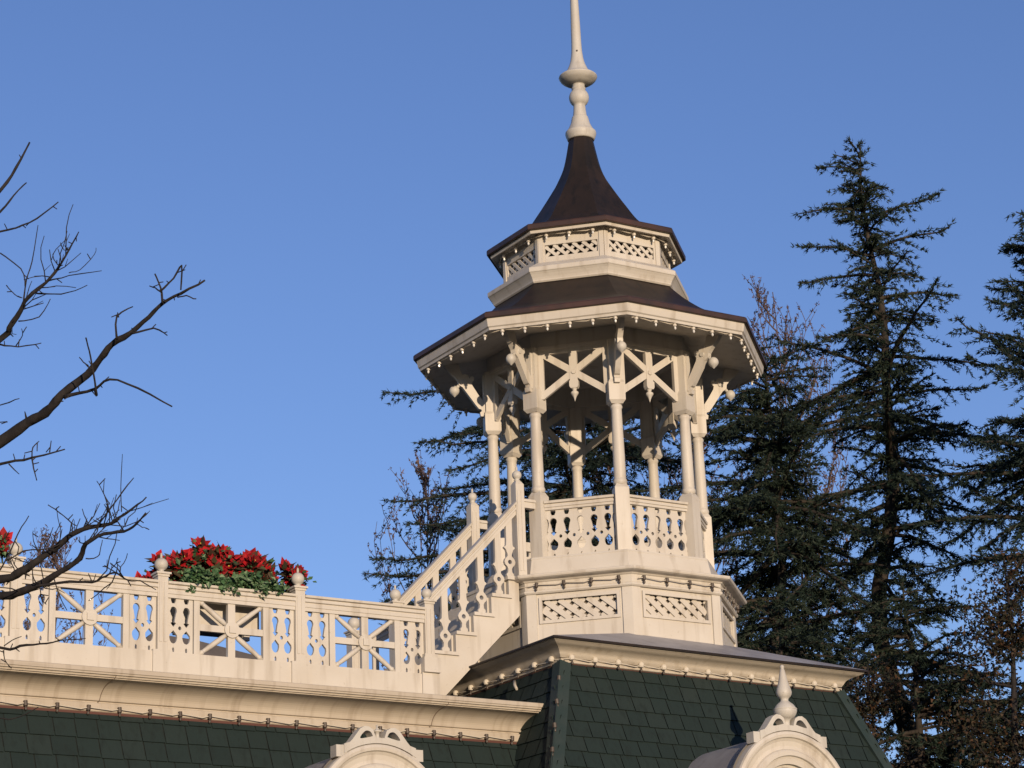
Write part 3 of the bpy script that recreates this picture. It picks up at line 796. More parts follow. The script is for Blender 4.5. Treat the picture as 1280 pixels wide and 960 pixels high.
# ------------------------------------------------------------------ roof balustrade
YB, LSEC, XA = -1.954, 1.919, -4.187  # balustrade, wing cornice and planters scaled about the camera; results baked as literals
bal = thing('roof_balustrade', 'cream rooftop balustrade with fretwork panels and wheel-spoke squares above the wing cornice', 'balustrade', (-7, YB, 6.27))
fnb = lambda a, b_, d: (a, YB + d, b_)
xs = [XA - i * LSEC for i in range(5)]
mb = MB()
mb.box(xs[-1] - 1.5, XA - 0.13, YB - 0.05, YB + 0.05, 6.273, 6.601); mb.build('plinth', CP, bal)
for i in range(5):
    mb = MB(); mb.box(xs[i] - 0.13, xs[i] + 0.13, YB - 0.075, YB + 0.075, 6.277, 6.620); mb.build('plinth_block', CP, bal)
    newel(bal, xs[i], YB, 6.620, 7.586, 0.069, base=(i == 0), cap=True, r=0.086 if i else 0.072)
sec_rail = [(-0.05, -0.21), (0.05, -0.21), (0.05, -0.165), (0.06, -0.16), (0.06, -0.115), (0.045, -0.11), (0.045, -0.10), (0.07, -0.09), (0.07, -0.055), (0.05, -0.05), (0.05, -0.045), (0.085, -0.035), (0.09, -0.006), (0.06, 0.0), (-0.09, 0.0), (-0.05, -0.05)]
for i in range(5):
    x1 = xs[i] - 0.069; x0 = (xs[i + 1] if i < 4 else xs[i] - 1.5) + 0.069
    slope_rail('top_rail', bal, (x1, YB, 7.505), (x0, YB, 7.505), prof=[(a, b_) for a, b_ in sec_rail])
    if i == 4: continue
    zb, zt = 6.602, 7.309
    for a, b_ in ((x0 + 0.005, x0 + 0.358), (x1 - 0.358, x1 - 0.005)):
        mb = MB(); fret(mb, fnb, a, b_, zb, zt, 2, 0.04, ends=False); mb.build('fret_panel', CP, bal)
    sx0, sx1 = x0 + 0.368, x1 - 0.368
    mb = MB()
    for a in (sx0, sx1 - 0.08): mb.box(a, a + 0.08, YB - 0.035, YB + 0.035, zb, zt)
    cx, cz = (sx0 + sx1) / 2, (zb + zt) / 2
    mb.box(cx - 0.05, cx + 0.05, YB - 0.03, YB + 0.03, zb, zt)
    mb.box(sx0 + 0.081, cx - 0.051, YB - 0.028, YB + 0.028, cz - 0.042, cz + 0.042)
    mb.box(cx + 0.051, sx1 - 0.081, YB - 0.028, YB + 0.028, cz - 0.042, cz + 0.042)
    fr_ = mb.build('wheel_frame', CP, bal)
    mb = MB()
    mb.prism(circ(cx, cz, 0.105, 16), fnb, -0.055, 0.045)
    mb.prism([(cx - 0.045, cz - 0.045), (cx + 0.045, cz - 0.045), (cx + 0.045, cz + 0.045), (cx - 0.045, cz + 0.045)], fnb, -0.075, -0.05)
    mb.build('hub', CP, fr_)
    for ax in (-1, 1):
        for az in (-1, 1):
            p0 = Vector((cx + ax * 0.07, YB, cz + az * 0.07)); p1 = Vector((cx + ax * ((sx1 - sx0) / 2 - 0.075), YB, cz + az * (zt - zb - 0.005) / 2))
            ts = [0, 0.08, 0.1, 0.3, 0.6, 0.8, 0.84, 0.86, 0.9, 0.92, 1.0]
            rs = [0.028, 0.030, 0.034, 0.036, 0.034, 0.028, 0.028, 0.036, 0.036, 0.026, 0.026]
            mb = MB(); mb.tube([p0.lerp(p1, t) for t in ts], rs, 10); mb.build('spoke', CP, fr_)
# rear balustrade newel and its short rail, seen through the wheel square
rb = thing('rear_railing', 'rear cream railing with one ball-topped newel behind the staircase foot', 'railing', (-3.47, 1.45, 6.284))
newel(rb, -3.47, 1.45, 6.284, 7.945, 0.085, base=True, cap=True, r=0.095)
slope_rail('top_rail', rb, (-3.39, 1.45, 7.85), (-1.95, 1.45, 8.62))
for i in range(4):
    x = -3.12 + i * 0.3
    mb = MB(); mb.box(x - 0.05, x + 0.05, 1.43, 1.47, 6.284, 7.65 + (x + 3.39) * 0.52); mb.build('baluster', CP, rb)

# ------------------------------------------------------------------ roof hump behind the balustrade
hump = MB()
hb = [(-8.0, 2.0, 6.284), (-3.6, 2.0, 6.284), (-3.6, 4.4, 6.284), (-8.0, 4.4, 6.284), (-6.0, 3.0, 8.06), (-5.3, 3.0, 8.01), (-3.95, 3.0, 7.80)]
hump.add(hb, [(0, 1, 6, 5, 4), (1, 2, 6), (2, 3, 4, 5, 6), (3, 0, 4)])
tag(hump.build('roof_hump', M['felt_and_shade']), 'low dark hipped roof rising behind the poinsettia planter', 'roof')

# ------------------------------------------------------------------ poinsettia planters
def leafquad(p, d, n_, L, w):
    d = d.normalized(); s_ = d.cross(n_)
    s_ = s_.normalized() if s_.length > 1e-5 else d.orthogonal().normalized()
    mid = p + d * L * 0.45
    bend = n_ * L * 0.08
    return [(p, mid + s_ * w + bend, p + d * L), (p, p + d * L, mid - s_ * w + bend)]
def flower_mesh(seed, big):
    r = random.Random(seed); mb = MB()
    for ring_, cnt, L, el in ((0, 6, 0.165, 10), (1, 5, 0.12, 38)):
        for i in range(cnt):
            an = 2 * PI * (i + 0.5 * ring_ + r.uniform(-0.2, 0.2)) / cnt
            e = math.radians(el + r.uniform(-22, 16))
            d = Vector((math.cos(an) * math.cos(e), math.sin(an) * math.cos(e), math.sin(e)))
            LL = L * r.uniform(0.75, 1.1) * big; w = LL * 0.36
            s_ = Vector((-math.sin(an), math.cos(an), 0)); p = Vector((0, 0, 0.01 * ring_)); mid = p + d * LL * 0.5
            n_ = s_.cross(d)
            tip = p + d * LL - n_ * LL * 0.10
            mb.add([p, mid + s_ * w + n_ * 0.012, tip, mid - s_ * w + n_ * 0.012, mid - n_ * 0.004], [(0, 1, 4), (1, 2, 4), (2, 3, 4), (3, 0, 4)])
    me = bpy.data.meshes.new('flower'); me.from_pydata(mb.v, [], mb.f); me.materials.append(M['red_bract']); return me
FM = [flower_mesh(i, 1.0) for i in range(5)]
eye = MB(); eye.lathe([(0, 0.03), (0.011, 0.026), (0.013, 0.015), (0.0, 0.0)], 0, 0, 0.005, 8)
em = bpy.data.meshes.new('flower_eye'); em.from_pydata([tuple(p) for p in eye.v], [], eye.f); em.materials.append(M['yellow_eye'])
def planter(x0, x1, label, spots, seed, ytop=7.80):
    r = random.Random(seed)
    y0, y1 = -1.706, -1.285
    t = thing('flower_planter', label, 'planter', ((x0 + x1) / 2, -1.5, 7.055), 'poinsettia planters behind the balustrade')
    mb = MB(); mb.box(x0, x1, y0, y1, 7.055, 7.438); mb.box(x0 - 0.02, x1 + 0.02, y0 - 0.02, y1 + 0.02, 7.39, 7.447)
    for x in (x0 + 0.15, x1 - 0.15): mb.box(x - 0.04, x + 0.04, y0 + 0.05, y0 + 0.12, 6.92, 7.055)
    mb.build('planter_box', CP, t)
    mb = MB(); mb.box(x0 + 0.02, x1 - 0.02, y0 + 0.03, y1, 7.02, 7.053); mb.build('shaded_underside', M['felt_and_shade'], t)  # dark sheet: the shade beneath the box put into its colour
    tris = []
    for i in range(2000):                     # trailing ivy
        x = r.uniform(x0 + 0.1, x1 + (0.22 if x1 > -9 else -0.1)); y = r.choice((-1.83, -1.90, -1.97, -2.03, -1.69)) + r.uniform(-0.05, 0.05)
        f = (x - x0) / (x1 - x0)
        top = 7.66 + 0.06 * math.sin(x * 9) + 0.05 * math.sin(x * 23)
        low_z = 7.50 - (0.03 + 0.05 * math.sin(x * 13) + 0.04 * math.sin(x * 31) if y < -1.98 else -0.02)
        z = r.uniform(low_z, top)
        d = Vector((r.uniform(-1, 1), r.uniform(-1.2, 0.2), r.uniform(-0.8, 0.5))); n_ = Vector((r.uniform(-0.5, 0.5), -1, r.uniform(0, 1.0))).normalized()
        L = r.uniform(0.035, 0.09)
        tris += leafquad(Vector((x, y, z)), d, n_, L, L * 0.42)
    for i in range(320):                      # leaves mixed in among the blooms
        (x, y, z) = r.choice(spots)
        d = Vector((r.uniform(-1, 1), r.uniform(-1.2, 0.2), r.uniform(-0.6, 0.8))); n_ = Vector((r.uniform(-0.5, 0.5), -1, r.uniform(0, 1.0))).normalized()
        L = r.uniform(0.05, 0.10)
        tris += leafquad(Vector((x + r.gauss(0, 0.09), y + r.uniform(-0.12, 0.05), z - abs(r.gauss(0.02, 0.12)))), d, n_, L, L * 0.4)
    tri_obj('ivy', [[tuple(v) for v in q] for q in tris], M['ivy'], t)
    tris = []
    stems = MB()
    for (x, y, z) in spots:
        for i in range(9):
            d = Vector((r.uniform(-1, 1), r.uniform(-1, 1), r.uniform(-0.4, 1.0))); n_ = Vector((r.uniform(-1, 1), -0.5, 1)).normalized()
            L = r.uniform(0.12, 0.22)
            tris += leafquad(Vector((x, y, z - r.uniform(0.02, 0.12))), d, n_, L, L * 0.24)
        stems.tube([(x + r.uniform(-0.1, 0.1), -1.5, 7.43), (x, y, z - 0.01)], 0.012, 5)
    tri_obj('leaves', [[tuple(v) for v in q] for q in tris], M['leaf_dark'], t)
    stems.build('stems', M['leaf_dark'], t)
    off = WLOC[t]
    for i, (x, y, z) in enumerate(spots):
        o = bpy.data.objects.new('flower', FM[i % 5]); COL.objects.link(o); o.parent = t
        o.location = (x - off.x, y - off.y, z - off.z)
        nd = Vector((-0.35 + r.uniform(-0.5, 0.5), -0.9 + r.uniform(-0.3, 0.3), 0.55 + r.uniform(-0.4, 0.4)))
        o.rotation_euler = (Matrix.Rotation(0, 3, 'Z') @ nd.to_track_quat('Z', 'Y').to_matrix() @ Matrix.Rotation(r.uniform(0, 6), 3, 'Z')).to_euler()
        s_ = r.uniform(0.72, 0.98); o.scale = (s_, s_, s_)
        if i % 4: continue
        e = bpy.data.objects.new('flower_eye', em); COL.objects.link(e); e.parent = o
    return t
r = random.Random(3)
spots = []
for x, z in [(-6.72, 8.48), (-6.70, 8.28), (-6.43, 8.44), (-6.2, 8.24), (-6.0, 8.38), (-5.83, 8.28), (-7.2, 8.24), (-7.12, 8.32), (-6.87, 8.36), (-5.3, 8.32), (-5.38, 8.18), (-7.52, 8.03), (-7.25, 8.30), (-7.17, 8.16), (-7.02, 8.34), (-7.10, 8.22), (-6.93, 8.28), (-6.82, 8.44), (-6.75, 8.56), (-6.78, 8.36), (-6.66, 8.42), (-6.60, 8.30), (-6.55, 8.46), (-6.46, 8.36), (-6.50, 8.18),
             (-6.60, 8.12), (-6.36, 8.28), (-6.32, 8.42), (-6.27, 8.16), (-6.22, 8.34), (-6.15, 8.06), (-6.12, 8.26), (-6.05, 8.44), (-6.02, 8.30), (-5.95, 8.20), (-5.86, 8.36), (-5.80, 8.44), (-5.76, 8.24), (-5.70, 8.32), (-5.66, 8.18),
             (-5.42, 8.34), (-5.36, 8.26), (-5.33, 8.14), (-5.32, 8.20), (-5.36, 8.08), (-6.95, 8.14), (-5.9, 8.10), (-6.40, 8.52), (-5.94, 8.50)]:
    for q in range(2):
        spots.append((0.956 * x - 0.90 + q * r.uniform(-0.09, 0.09), -1.57 + r.uniform(-0.2, 0.12), 0.956 * z - 0.06 - q * r.uniform(-0.02, 0.1)))
planter(-7.815, -6.544, 'cream planter box overflowing with red poinsettias and pale ivy in the middle balustrade bay', spots, 5)
spots = [(-10.03 - i * 0.06, -1.57 + r.uniform(-0.2, 0.1), 7.84 + r.uniform(-0.25, 0.12)) for i in range(26)] + [(-9.98, -1.6, 7.93), (-10.0, -1.6, 7.80)]
planter(-11.591, -10.205, 'planter of red poinsettias cut off by the left edge of the photo', spots, 6)

# ------------------------------------------------------------------ strings of lights
def light_string(label, pts, spacing, kind, closed=False, drop=0.0, start=0.1):
    pts = [Vector(p) for p in pts]
    if closed: pts = pts + [pts[0]]
    c0 = pts[0]
    t = thing('light_string', label, 'string lights', tuple(c0), 'strings of festoon lights along the edges')
    so, ca = (M['socket'], M['cable']) if kind in ('pale', 'round') else (M['dark_socket'], M['cable'] if kind == 'dark' else M['hip_metal'])
    mbs = MB()
    if kind == 'round':
        mbs.lathe([(0.0, 0.048), (0.024, 0.044), (0.040, 0.024), (0.042, 0.0), (0.034, -0.026), (0.0, -0.036)], 0, 0, 0, 10)
    else:
        mbs.lathe([(0.0, 0.026), (0.026, 0.026), (0.028, -0.036), (0.018, -0.042), (0.0, -0.042)] if kind in ('dark', 'hip') else [(0.0, 0.028), (0.027, 0.028), (0.029, -0.042), (0.018, -0.048), (0.0, -0.048)], 0, 0, 0, 8)
    sm = bpy.data.meshes.new('bulb_socket'); sm.from_pydata([tuple(p) for p in mbs.v], [], mbs.f); sm.materials.append(so)
    mbb = MB(); mbb.lathe([(0.010, -0.042), (0.017, -0.064), (0.016, -0.085), (0.0, -0.10)], 0, 0, 0, 8)
    bm_ = bpy.data.meshes.new('bulb'); bm_.from_pydata([tuple(p) for p in mbb.v], [], mbb.f); bm_.materials.append(M['bulb_glass'] if kind == 'pale' else M['dark_socket'])
    cab = MB(); cpts = []
    rr = random.Random(len(pts) + int(abs(c0.x * 10)))
    for a, b_ in zip(pts[:-1], pts[1:]):
        L = (b_ - a).length; nn = max(1, int(round(L / spacing)))
        for i in range(nn):
            u = (i + 0.5) / nn
            p = a.lerp(b_, u)
            o = bpy.data.objects.new('socket', sm); COL.objects.link(o); o.parent = t; o.location = p - c0
            o.rotation_euler = (rr.uniform(-0.12, 0.12), rr.uniform(-0.12, 0.12), 0)
            q = bpy.data.objects.new('bulb', bm_); COL.objects.link(q); q.parent = o
            cpts += [p + (a - b_) * (0.25 / nn) + Vector((0, 0, -0.018 - 0.012 * rr.random())), p]
    cab.tube(cpts, 0.009, 5); cab.build('cable', ca, t)
    return t
def oc_pts(R, z, ks): return [(R * math.cos(math.radians(-112.5 + 45 * k)), R * math.sin(math.radians(-112.5 + 45 * k)), z) for k in ks]
light_string('pale bulbs hanging under the wide lower eave of the cupola', oc_pts(2.64, 12.03, range(8)), 0.33, 'pale', True)
light_string('small bulbs under the narrow upper eave of the cupola', oc_pts(1.42, 13.90, range(8)), 0.33, 'pale', True)
light_string('small dark sockets along the moulding at the cupola base', oc_pts(2.085, 8.295, range(8)), 0.36, 'dark', True)
tl = [(*tc(3, 2.455), 6.86), (*tc(0, 2.455), 6.86), (*tc(1, 2.455), 6.86), (*tc(2, 2.455), 6.86)]
light_string('round pale bulbs along the tower cornice above the green shingles', tl, 0.40, 'round')
light_string('dark sockets along the bottom edge of the long wing cornice', [(-12.4, -2.010, 5.832), (-2.75, -2.010, 5.832)], 0.40, 'dark')

light_string('few dark sockets running down the front hip of the tower mansard', [(*tc(0, WT + 0.09), ZT - 0.1), (*tc(0, WB + 0.09), ZB + 0.2)], 0.42, 'hip')

# ------------------------------------------------------------------ trees
def rot_about(v, axis, an): return Matrix.Rotation(an, 3, axis) @ v
def rows(a): return a / np.maximum(np.linalg.norm(a, axis=1, keepdims=True), 1e-9)
def tufts(rs, P, D, k, L, w, spread=0.8, upb=0.1):
    """k needle blades at each point"""
    P = np.repeat(P, k, 0); D = np.repeat(D, k, 0)
    n = len(P)
    d = rows(D * 0.7 + rs.normal(size=(n, 3)) * spread * 0.6 + np.array([0, 0, upb]))
    s_ = rows(np.cross(d, rs.normal(size=(n, 3))))
    LL = (L * rs.uniform(0.6, 1.25, n))[:, None]
    ww = w * rs.uniform(0.7, 1.2, n)[:, None]
    P = P + rs.normal(size=(n, 3)) * 0.02
    return np.stack([P - s_ * ww, P + s_ * ww, P + d * LL], 1)
def cedar(label, base, apex, zmin, rfun, seed, trunk_r=0.33, gap=0.30, elev=(32, -8), mat_='needles', dens=1.0, extra=(), nb=2.4, group=None, Lt=0.118, avoid=None, inner=0.11, inner_min=12.8, wob=0.16, lv=(0.4, 1.3), side=(1.0, 1.0)):
    rs = np.random.RandomState(seed)
    base, apex = np.array(base, float), np.array(apex, float)
    t = thing('cedar_tree', label, 'tree', tuple(base), group)
    H = apex[2] - base[2]
    def axis(z):
        u = (z - base[2]) / H
        p = base + (apex - base) * u
        w_ = wob * (np.sin(u * 13 + seed) + 0.45 * np.sin(u * 29 + seed * 2)) * min(1, (1 - u) * 4)
        return p + np.array([w_, -w_ * 0.6, 0])
    tr = MB()
    zs = np.linspace(base[2], apex[2], 22)
    tr.tube([axis(z) for z in zs], [max(0.012, trunk_r * (1 - (z - base[2]) / H) ** 0.85) for z in zs], 9)
    tr.build('trunk', M['cedar_bark'], t)
    lim = MB(); P, D = [], []
    z = apex[2] - 0.25
    brs = []
    while z > zmin:
        u = (apex[2] - z)
        for i in range(int(nb) + (rs.rand() < nb % 1)):
            az = rs.uniform(0, 2 * PI)
            L = rfun(u) * rs.uniform(*lv) * (side[0] if math.cos(az - 2.6) > 0 else side[1])
            e = np.interp(u, [0, 9], elev) + rs.normal() * 14
            brs.append((z + rs.uniform(-0.15, 0.15), az, L, e))
        z -= gap * (0.55 + 0.06 * u) if u < 8 else gap * 1.05
    z = apex[2] - 0.8
    while z > max(zmin, inner_min) and inner:                       # short shoots close to the trunk
        u = apex[2] - z
        brs.append((z, rs.uniform(0, 2 * PI), min(1.5, 0.25 + rfun(u) * rs.uniform(0.15, 0.5)), rs.uniform(-35, 35)))
        z -= inner * rs.uniform(0.5, 1.5)
    for b_ in extra: brs.append(b_)
    for (z, az, L, e) in brs:
        if avoid and avoid(z, az): continue
        p = axis(z); n = max(4, int(L / 0.3))
        pts = [p]; el = math.radians(e); a = az
        dirs = []
        for i in range(n):
            f = i / n
            ee = el - math.radians(26) * f + (math.radians(14) if f > 0.8 else 0) + rs.normal() * 0.05
            a += rs.normal() * 0.06
            d = np.array([math.cos(a) * math.cos(ee), math.sin(a) * math.cos(ee), math.sin(ee)])
            p = p + d * (L / n); pts.append(p); dirs.append(d)
        lim.tube(pts, [max(0.008, 0.012 + 0.016 * L * (1 - i / n)) for i in range(n + 1)], 5, caps=False)
        # side sprays
        step = 0.145 / dens
        sidx = 0
        for s0 in np.arange(min(0.35, L * 0.2), L, step):
            f = s0 / L; i = min(n - 1, int(f * n)); q = pts[i] + dirs[i] * (s0 - i * L / n)
            d = dirs[i]
            sd = np.cross(d, [0, 0, 1]); sd /= max(1e-6, np.linalg.norm(sd))
            sidx += 1
            sgn = 1 if sidx % 2 else -1
            sl_ = (0.22 + 0.34 * L * (1 - f) ** 0.9 * min(1, f * 3 + 0.25)) * rs.uniform(0.5, 1.2)
            sl_ = min(sl_, 1.3)
            dd = d * rs.uniform(0.5, 0.9) + sd * sgn * rs.uniform(0.5, 1.0) + np.array([0, 0, rs.uniform(-0.75, 0.15)])
            dd /= np.linalg.norm(dd)
            m_ = max(2, int(sl_ / 0.105))
            tt = (np.arange(m_) + rs.rand()) / m_ * sl_
            Q = q + dd * tt[:, None] + np.array([0, 0, -0.22])[None] * (tt[:, None] ** 2)
            P.append(Q); D.append(np.repeat((dd + np.array([0, 0, -0.1]))[None], m_, 0))
        m_ = max(3, int(L / 0.10)); ff = rs.uniform(0.12, 1.0, m_); ii = np.minimum(n - 1, (ff * n).astype(int))
        P.append(np.array([pts[i] + dirs[i] * ((f * n - i) * L / n) for f, i in zip(ff, ii)])); D.append(np.array([dirs[i] for i in ii]))
    # leader
    m_ = 40; zz = rs.uniform(apex[2] - 2.2, apex[2] + 0.05, m_)
    P.append(np.array([axis(min(z, apex[2])) for z in zz])); D.append(np.tile([0, 0, 1.0], (m_, 1)) + rs.normal(size=(m_, 3)) * 0.7)
    lim.build('branches', M['cedar_bark'], t)
    P = np.concatenate(P); D = np.concatenate(D)
    tri_obj('foliage', tufts(rs, P, D, 9, Lt, 0.015, 0.6), M[mat_], t)
    return t
GZ = -1.6
cedar('tall dark cedar standing alone with a thin pointed top right of the cupola', (14.0, 9.65, GZ), (14.137, 9.507, 22.55), 7.5,
      lambda u: 0.28 + 0.30 * u if u < 4.2 else min(2.7, 1.5 + 0.6 * (u - 4.2)), 4, 0.34, 0.34, (30, -16), 'needles', 1.0, nb=2.5, inner=0.07, wob=0.26, lv=(0.35, 1.35), side=(1.15, 0.82),
      extra=[(20.6, -0.5, 2.0, 30), (20.9, 2.65, 1.5, 6), (19.9, -0.62, 1.9, 24), (18.8, -0.4, 1.9, 12), (21.9, 2.5, 0.95, 18), (17.4, -0.5, 2.4, 2), (18.2, 2.5, 1.6, -4), (16.6, 2.55, 2.6, 0), (15.6, -0.55, 2.6, 4), (14.9, -0.45, 2.4, -6), (14.4, 2.6, 3.4, -2)])
cedar('broad dark cedar mass filling the gap between the cupola and the tall cedar', (11.9, 10.6, GZ), (11.6, 10.4, 17.3), 6.0,
      lambda u: min(3.4, 0.9 + 0.55 * u), 9, 0.3, 0.24, (14, -20), 'needles', 1.15, nb=2.8, side=(1.15, 0.9), inner=0.09, lv=(0.4, 1.35))
cedar('cedar with long flat boughs reaching out behind and left of the cupola', (10.92, 17.0, GZ), (10.92, 17.0, 21.8), 11.5,
      lambda u: min(4.0, 0.4 + 0.55 * u), 21, 0.24, 0.30, (22, -4), 'blue_needles', 1.1, nb=2.6,
      extra=[(18.2, 2.58, 4.6, 14), (17.8, 2.45, 3.9, 4), (17.3, 2.75, 3.2, 8), (16.9, 2.62, 3.6, 16), (15.7, 2.6, 4.5, 12), (15.4, 2.75, 3.5, 4), (15.2, 2.42, 4.0, 10), (14.2, 2.5, 4.7, 12), (13.8, 2.7, 3.8, 6), (12.9, 2.6, 5.3, 20), (12.7, 2.48, 4.6, 16), (12.3, 2.7, 4.9, 14), (12.0, 2.55, 4.2, 14), (16.9, 2.9, 3.2, 4), (19.2, 2.6, 3.0, 18)])
cedar('dense dark cedar cut off by the right edge of the photo', (14.15, 4.2, GZ), (14.15, 4.15, 18.9), 5.0,
      lambda u: min(3.3, 0.45 + 0.42 * u), 33, 0.34, 0.24, (34, -12), 'blue_needles', 1.1, nb=3.1, inner=0.07, extra=[(15.2, 2.62, 2.5, 42), (14.9, 2.5, 2.0, 36), (12.2, 2.6, 3.2, 12), (13.3, 2.6, 2.2, 14)])
cedar('low dark cedar behind the tower roof between the two tall cedars', (12.3, 7.3, GZ), (12.3, 7.3, 11.6), 3.5,
      lambda u: min(2.9, 0.6 + 0.7 * u), 41, 0.26, 0.26, (15, -18), 'needles', 1.1, nb=3)
cedar('low bushy cedar rising just behind the right corner of the tower cornice', (9.4, 7.6, GZ), (9.4, 7.6, 11.3), 3.5,
      lambda u: min(2.6, 0.6 + 0.7 * u), 43, 0.26, 0.26, (15, -18), 'needles', 1.1, nb=3)

def twig_tree(label, base, H, seed, spread=1.2, buds=True, nbr=26, z0=0.35, r0=0.09, group=None):
    rs = np.random.RandomState(seed); rr = random.Random(seed)
    t = thing('bare_tree', label, 'tree', tuple(base), group)
    base = Vector(base)
    tr = MB(); pts = [base + Vector((0.1 * math.sin(i + seed), 0.1 * math.cos(i * 1.3 + seed), H * i / 9.0)) for i in range(10)]
    tr.tube(pts, [max(0.012, r0 * (1 - i / 9.5)) for i in range(10)], 7); tr.build('trunk', M['twig_bark'], t)
    br = MB(); bp, bd = [], []
    for i in range(nbr):
        f = rr.uniform(z0, 0.985); k = f * 9; a = pts[int(k)].lerp(pts[min(9, int(k) + 1)], k % 1)
        az = rr.uniform(0, 2 * PI); L = (H * (1 - f) * 0.75 + 0.5) * rr.uniform(0.5, 1.0); L = min(L, spread * 3.2)
        p = a.copy(); q = [p.copy()]
        for s_ in range(7):
            el = math.radians(48 + 5 * s_ + rr.uniform(-9, 9)); az += rr.uniform(-0.15, 0.15)
            p = p + Vector((math.cos(az) * math.cos(el), math.sin(az) * math.cos(el), math.sin(el))) * L / 7; q.append(p.copy())
        br.tube(q, [max(0.007, 0.026 * (1 - j / 8)) for j in range(8)], 5, caps=False)
        for j in range(1, 8):
            for s2 in range(2):
                d = Vector((rr.uniform(-0.7, 0.7), rr.uniform(-0.7, 0.7), 1)).normalized(); l2 = rr.uniform(0.25, 0.7)
                e = q[j] + d * l2
                br.tube([q[j], q[j].lerp(e, 0.5) + Vector((rr.uniform(-0.03, 0.03), 0, 0)), e], [0.009, 0.007, 0.005], 4, caps=False)
                for s3 in range(4):
                    bp.append(tuple(q[j].lerp(e, rr.uniform(0.25, 1.0)))); bd.append((rr.uniform(-1, 1), rr.uniform(-1, 1), 0.6))
    br.build('branches', M['twig_bark'], t)
    if buds:
        tri_obj('buds', tufts(rs, np.array(bp), np.array(bd), 2, 0.085, 0.026, 1.0), M['bud'], t)
    return t
twig_tree('slim bare tree with upright budded twigs between the cupola eave and the tall cedar', (18.7, 18.6, GZ), 24.4, 1, 1.0, nbr=52, z0=0.45)
twig_tree('second bare budded tree showing through the gap right of the cupola posts', (14.5, 17.0, GZ), 19.5, 2, 1.1, nbr=52, z0=0.4)
twig_tree('bare budded tree rising behind the staircase handrail', (10.7, 23.6, GZ), 19.8, 3, 1.1, nbr=52, z0=0.4)
twig_tree('distant bare tree with purple-brown twigs seen through the left wheel square', (2.2, 28.0, GZ), 17.9, 4, 0.95, nbr=40, z0=0.4)
twig_tree('bare thin-twigged tree seen between the cupola posts', (12.6, 18.2, GZ), 19.0, 5, 1.0, nbr=40, z0=0.4)

def leafy(label, base, H, R, seed, n=6000, z0=0.3):
    rs = np.random.RandomState(seed); rr = random.Random(seed)
    t = thing('rust_leaved_tree', label, 'tree', tuple(base)); base = Vector(base)
    tr = MB(); pts = [base + Vector((0.15 * math.sin(i), 0.1 * math.cos(i), H * i / 9)) for i in range(10)]
    tr.tube(pts, [0.2 * (1 - i / 9.6) for i in range(10)], 8); tr.build('trunk', M['dark_bark'], t)
    br = MB(); P = []
    for i in range(46):
        f = rr.uniform(z0, 0.97); k = f * 9; a = pts[int(k)].lerp(pts[min(9, int(k) + 1)], k % 1); az = rr.uniform(0, 6.28)
        L = R * (1.1 - 0.75 * f) * rr.uniform(0.5, 1.1); p = a.copy(); q = [p.copy()]
        for s_ in range(6):
            el = math.radians(25 + rr.uniform(-20, 25)); az += rr.uniform(-0.25, 0.25)
            p = p + Vector((math.cos(az) * math.cos(el), math.sin(az) * math.cos(el), math.sin(el))) * L / 6; q.append(p.copy())
            for _ in range(n // 276):
                P.append(tuple(p + Vector((rr.gauss(0, 0.22), rr.gauss(0, 0.22), rr.gauss(0, 0.2)))))
        br.tube(q, [0.03 * (1 - j / 7) + 0.006 for j in range(7)], 5, caps=False)
    br.build('branches', M['dark_bark'], t)
    P = np.array(P)
    tri_obj('foliage', tufts(rs, P, rs.normal(size=P.shape), 2, 0.075, 0.026, 1.2), M['rust_leaf'], t)
    return t
leafy('tree with rust-brown winter leaves in the lower right corner', (8.9, 0.9, GZ), 11.8, 2.4, 5, 9000)
leafy('dim rust-brown leaved tree just right of the tower roof edge', (8.6, 4.4, GZ), 10.6, 2.2, 8, 6500)

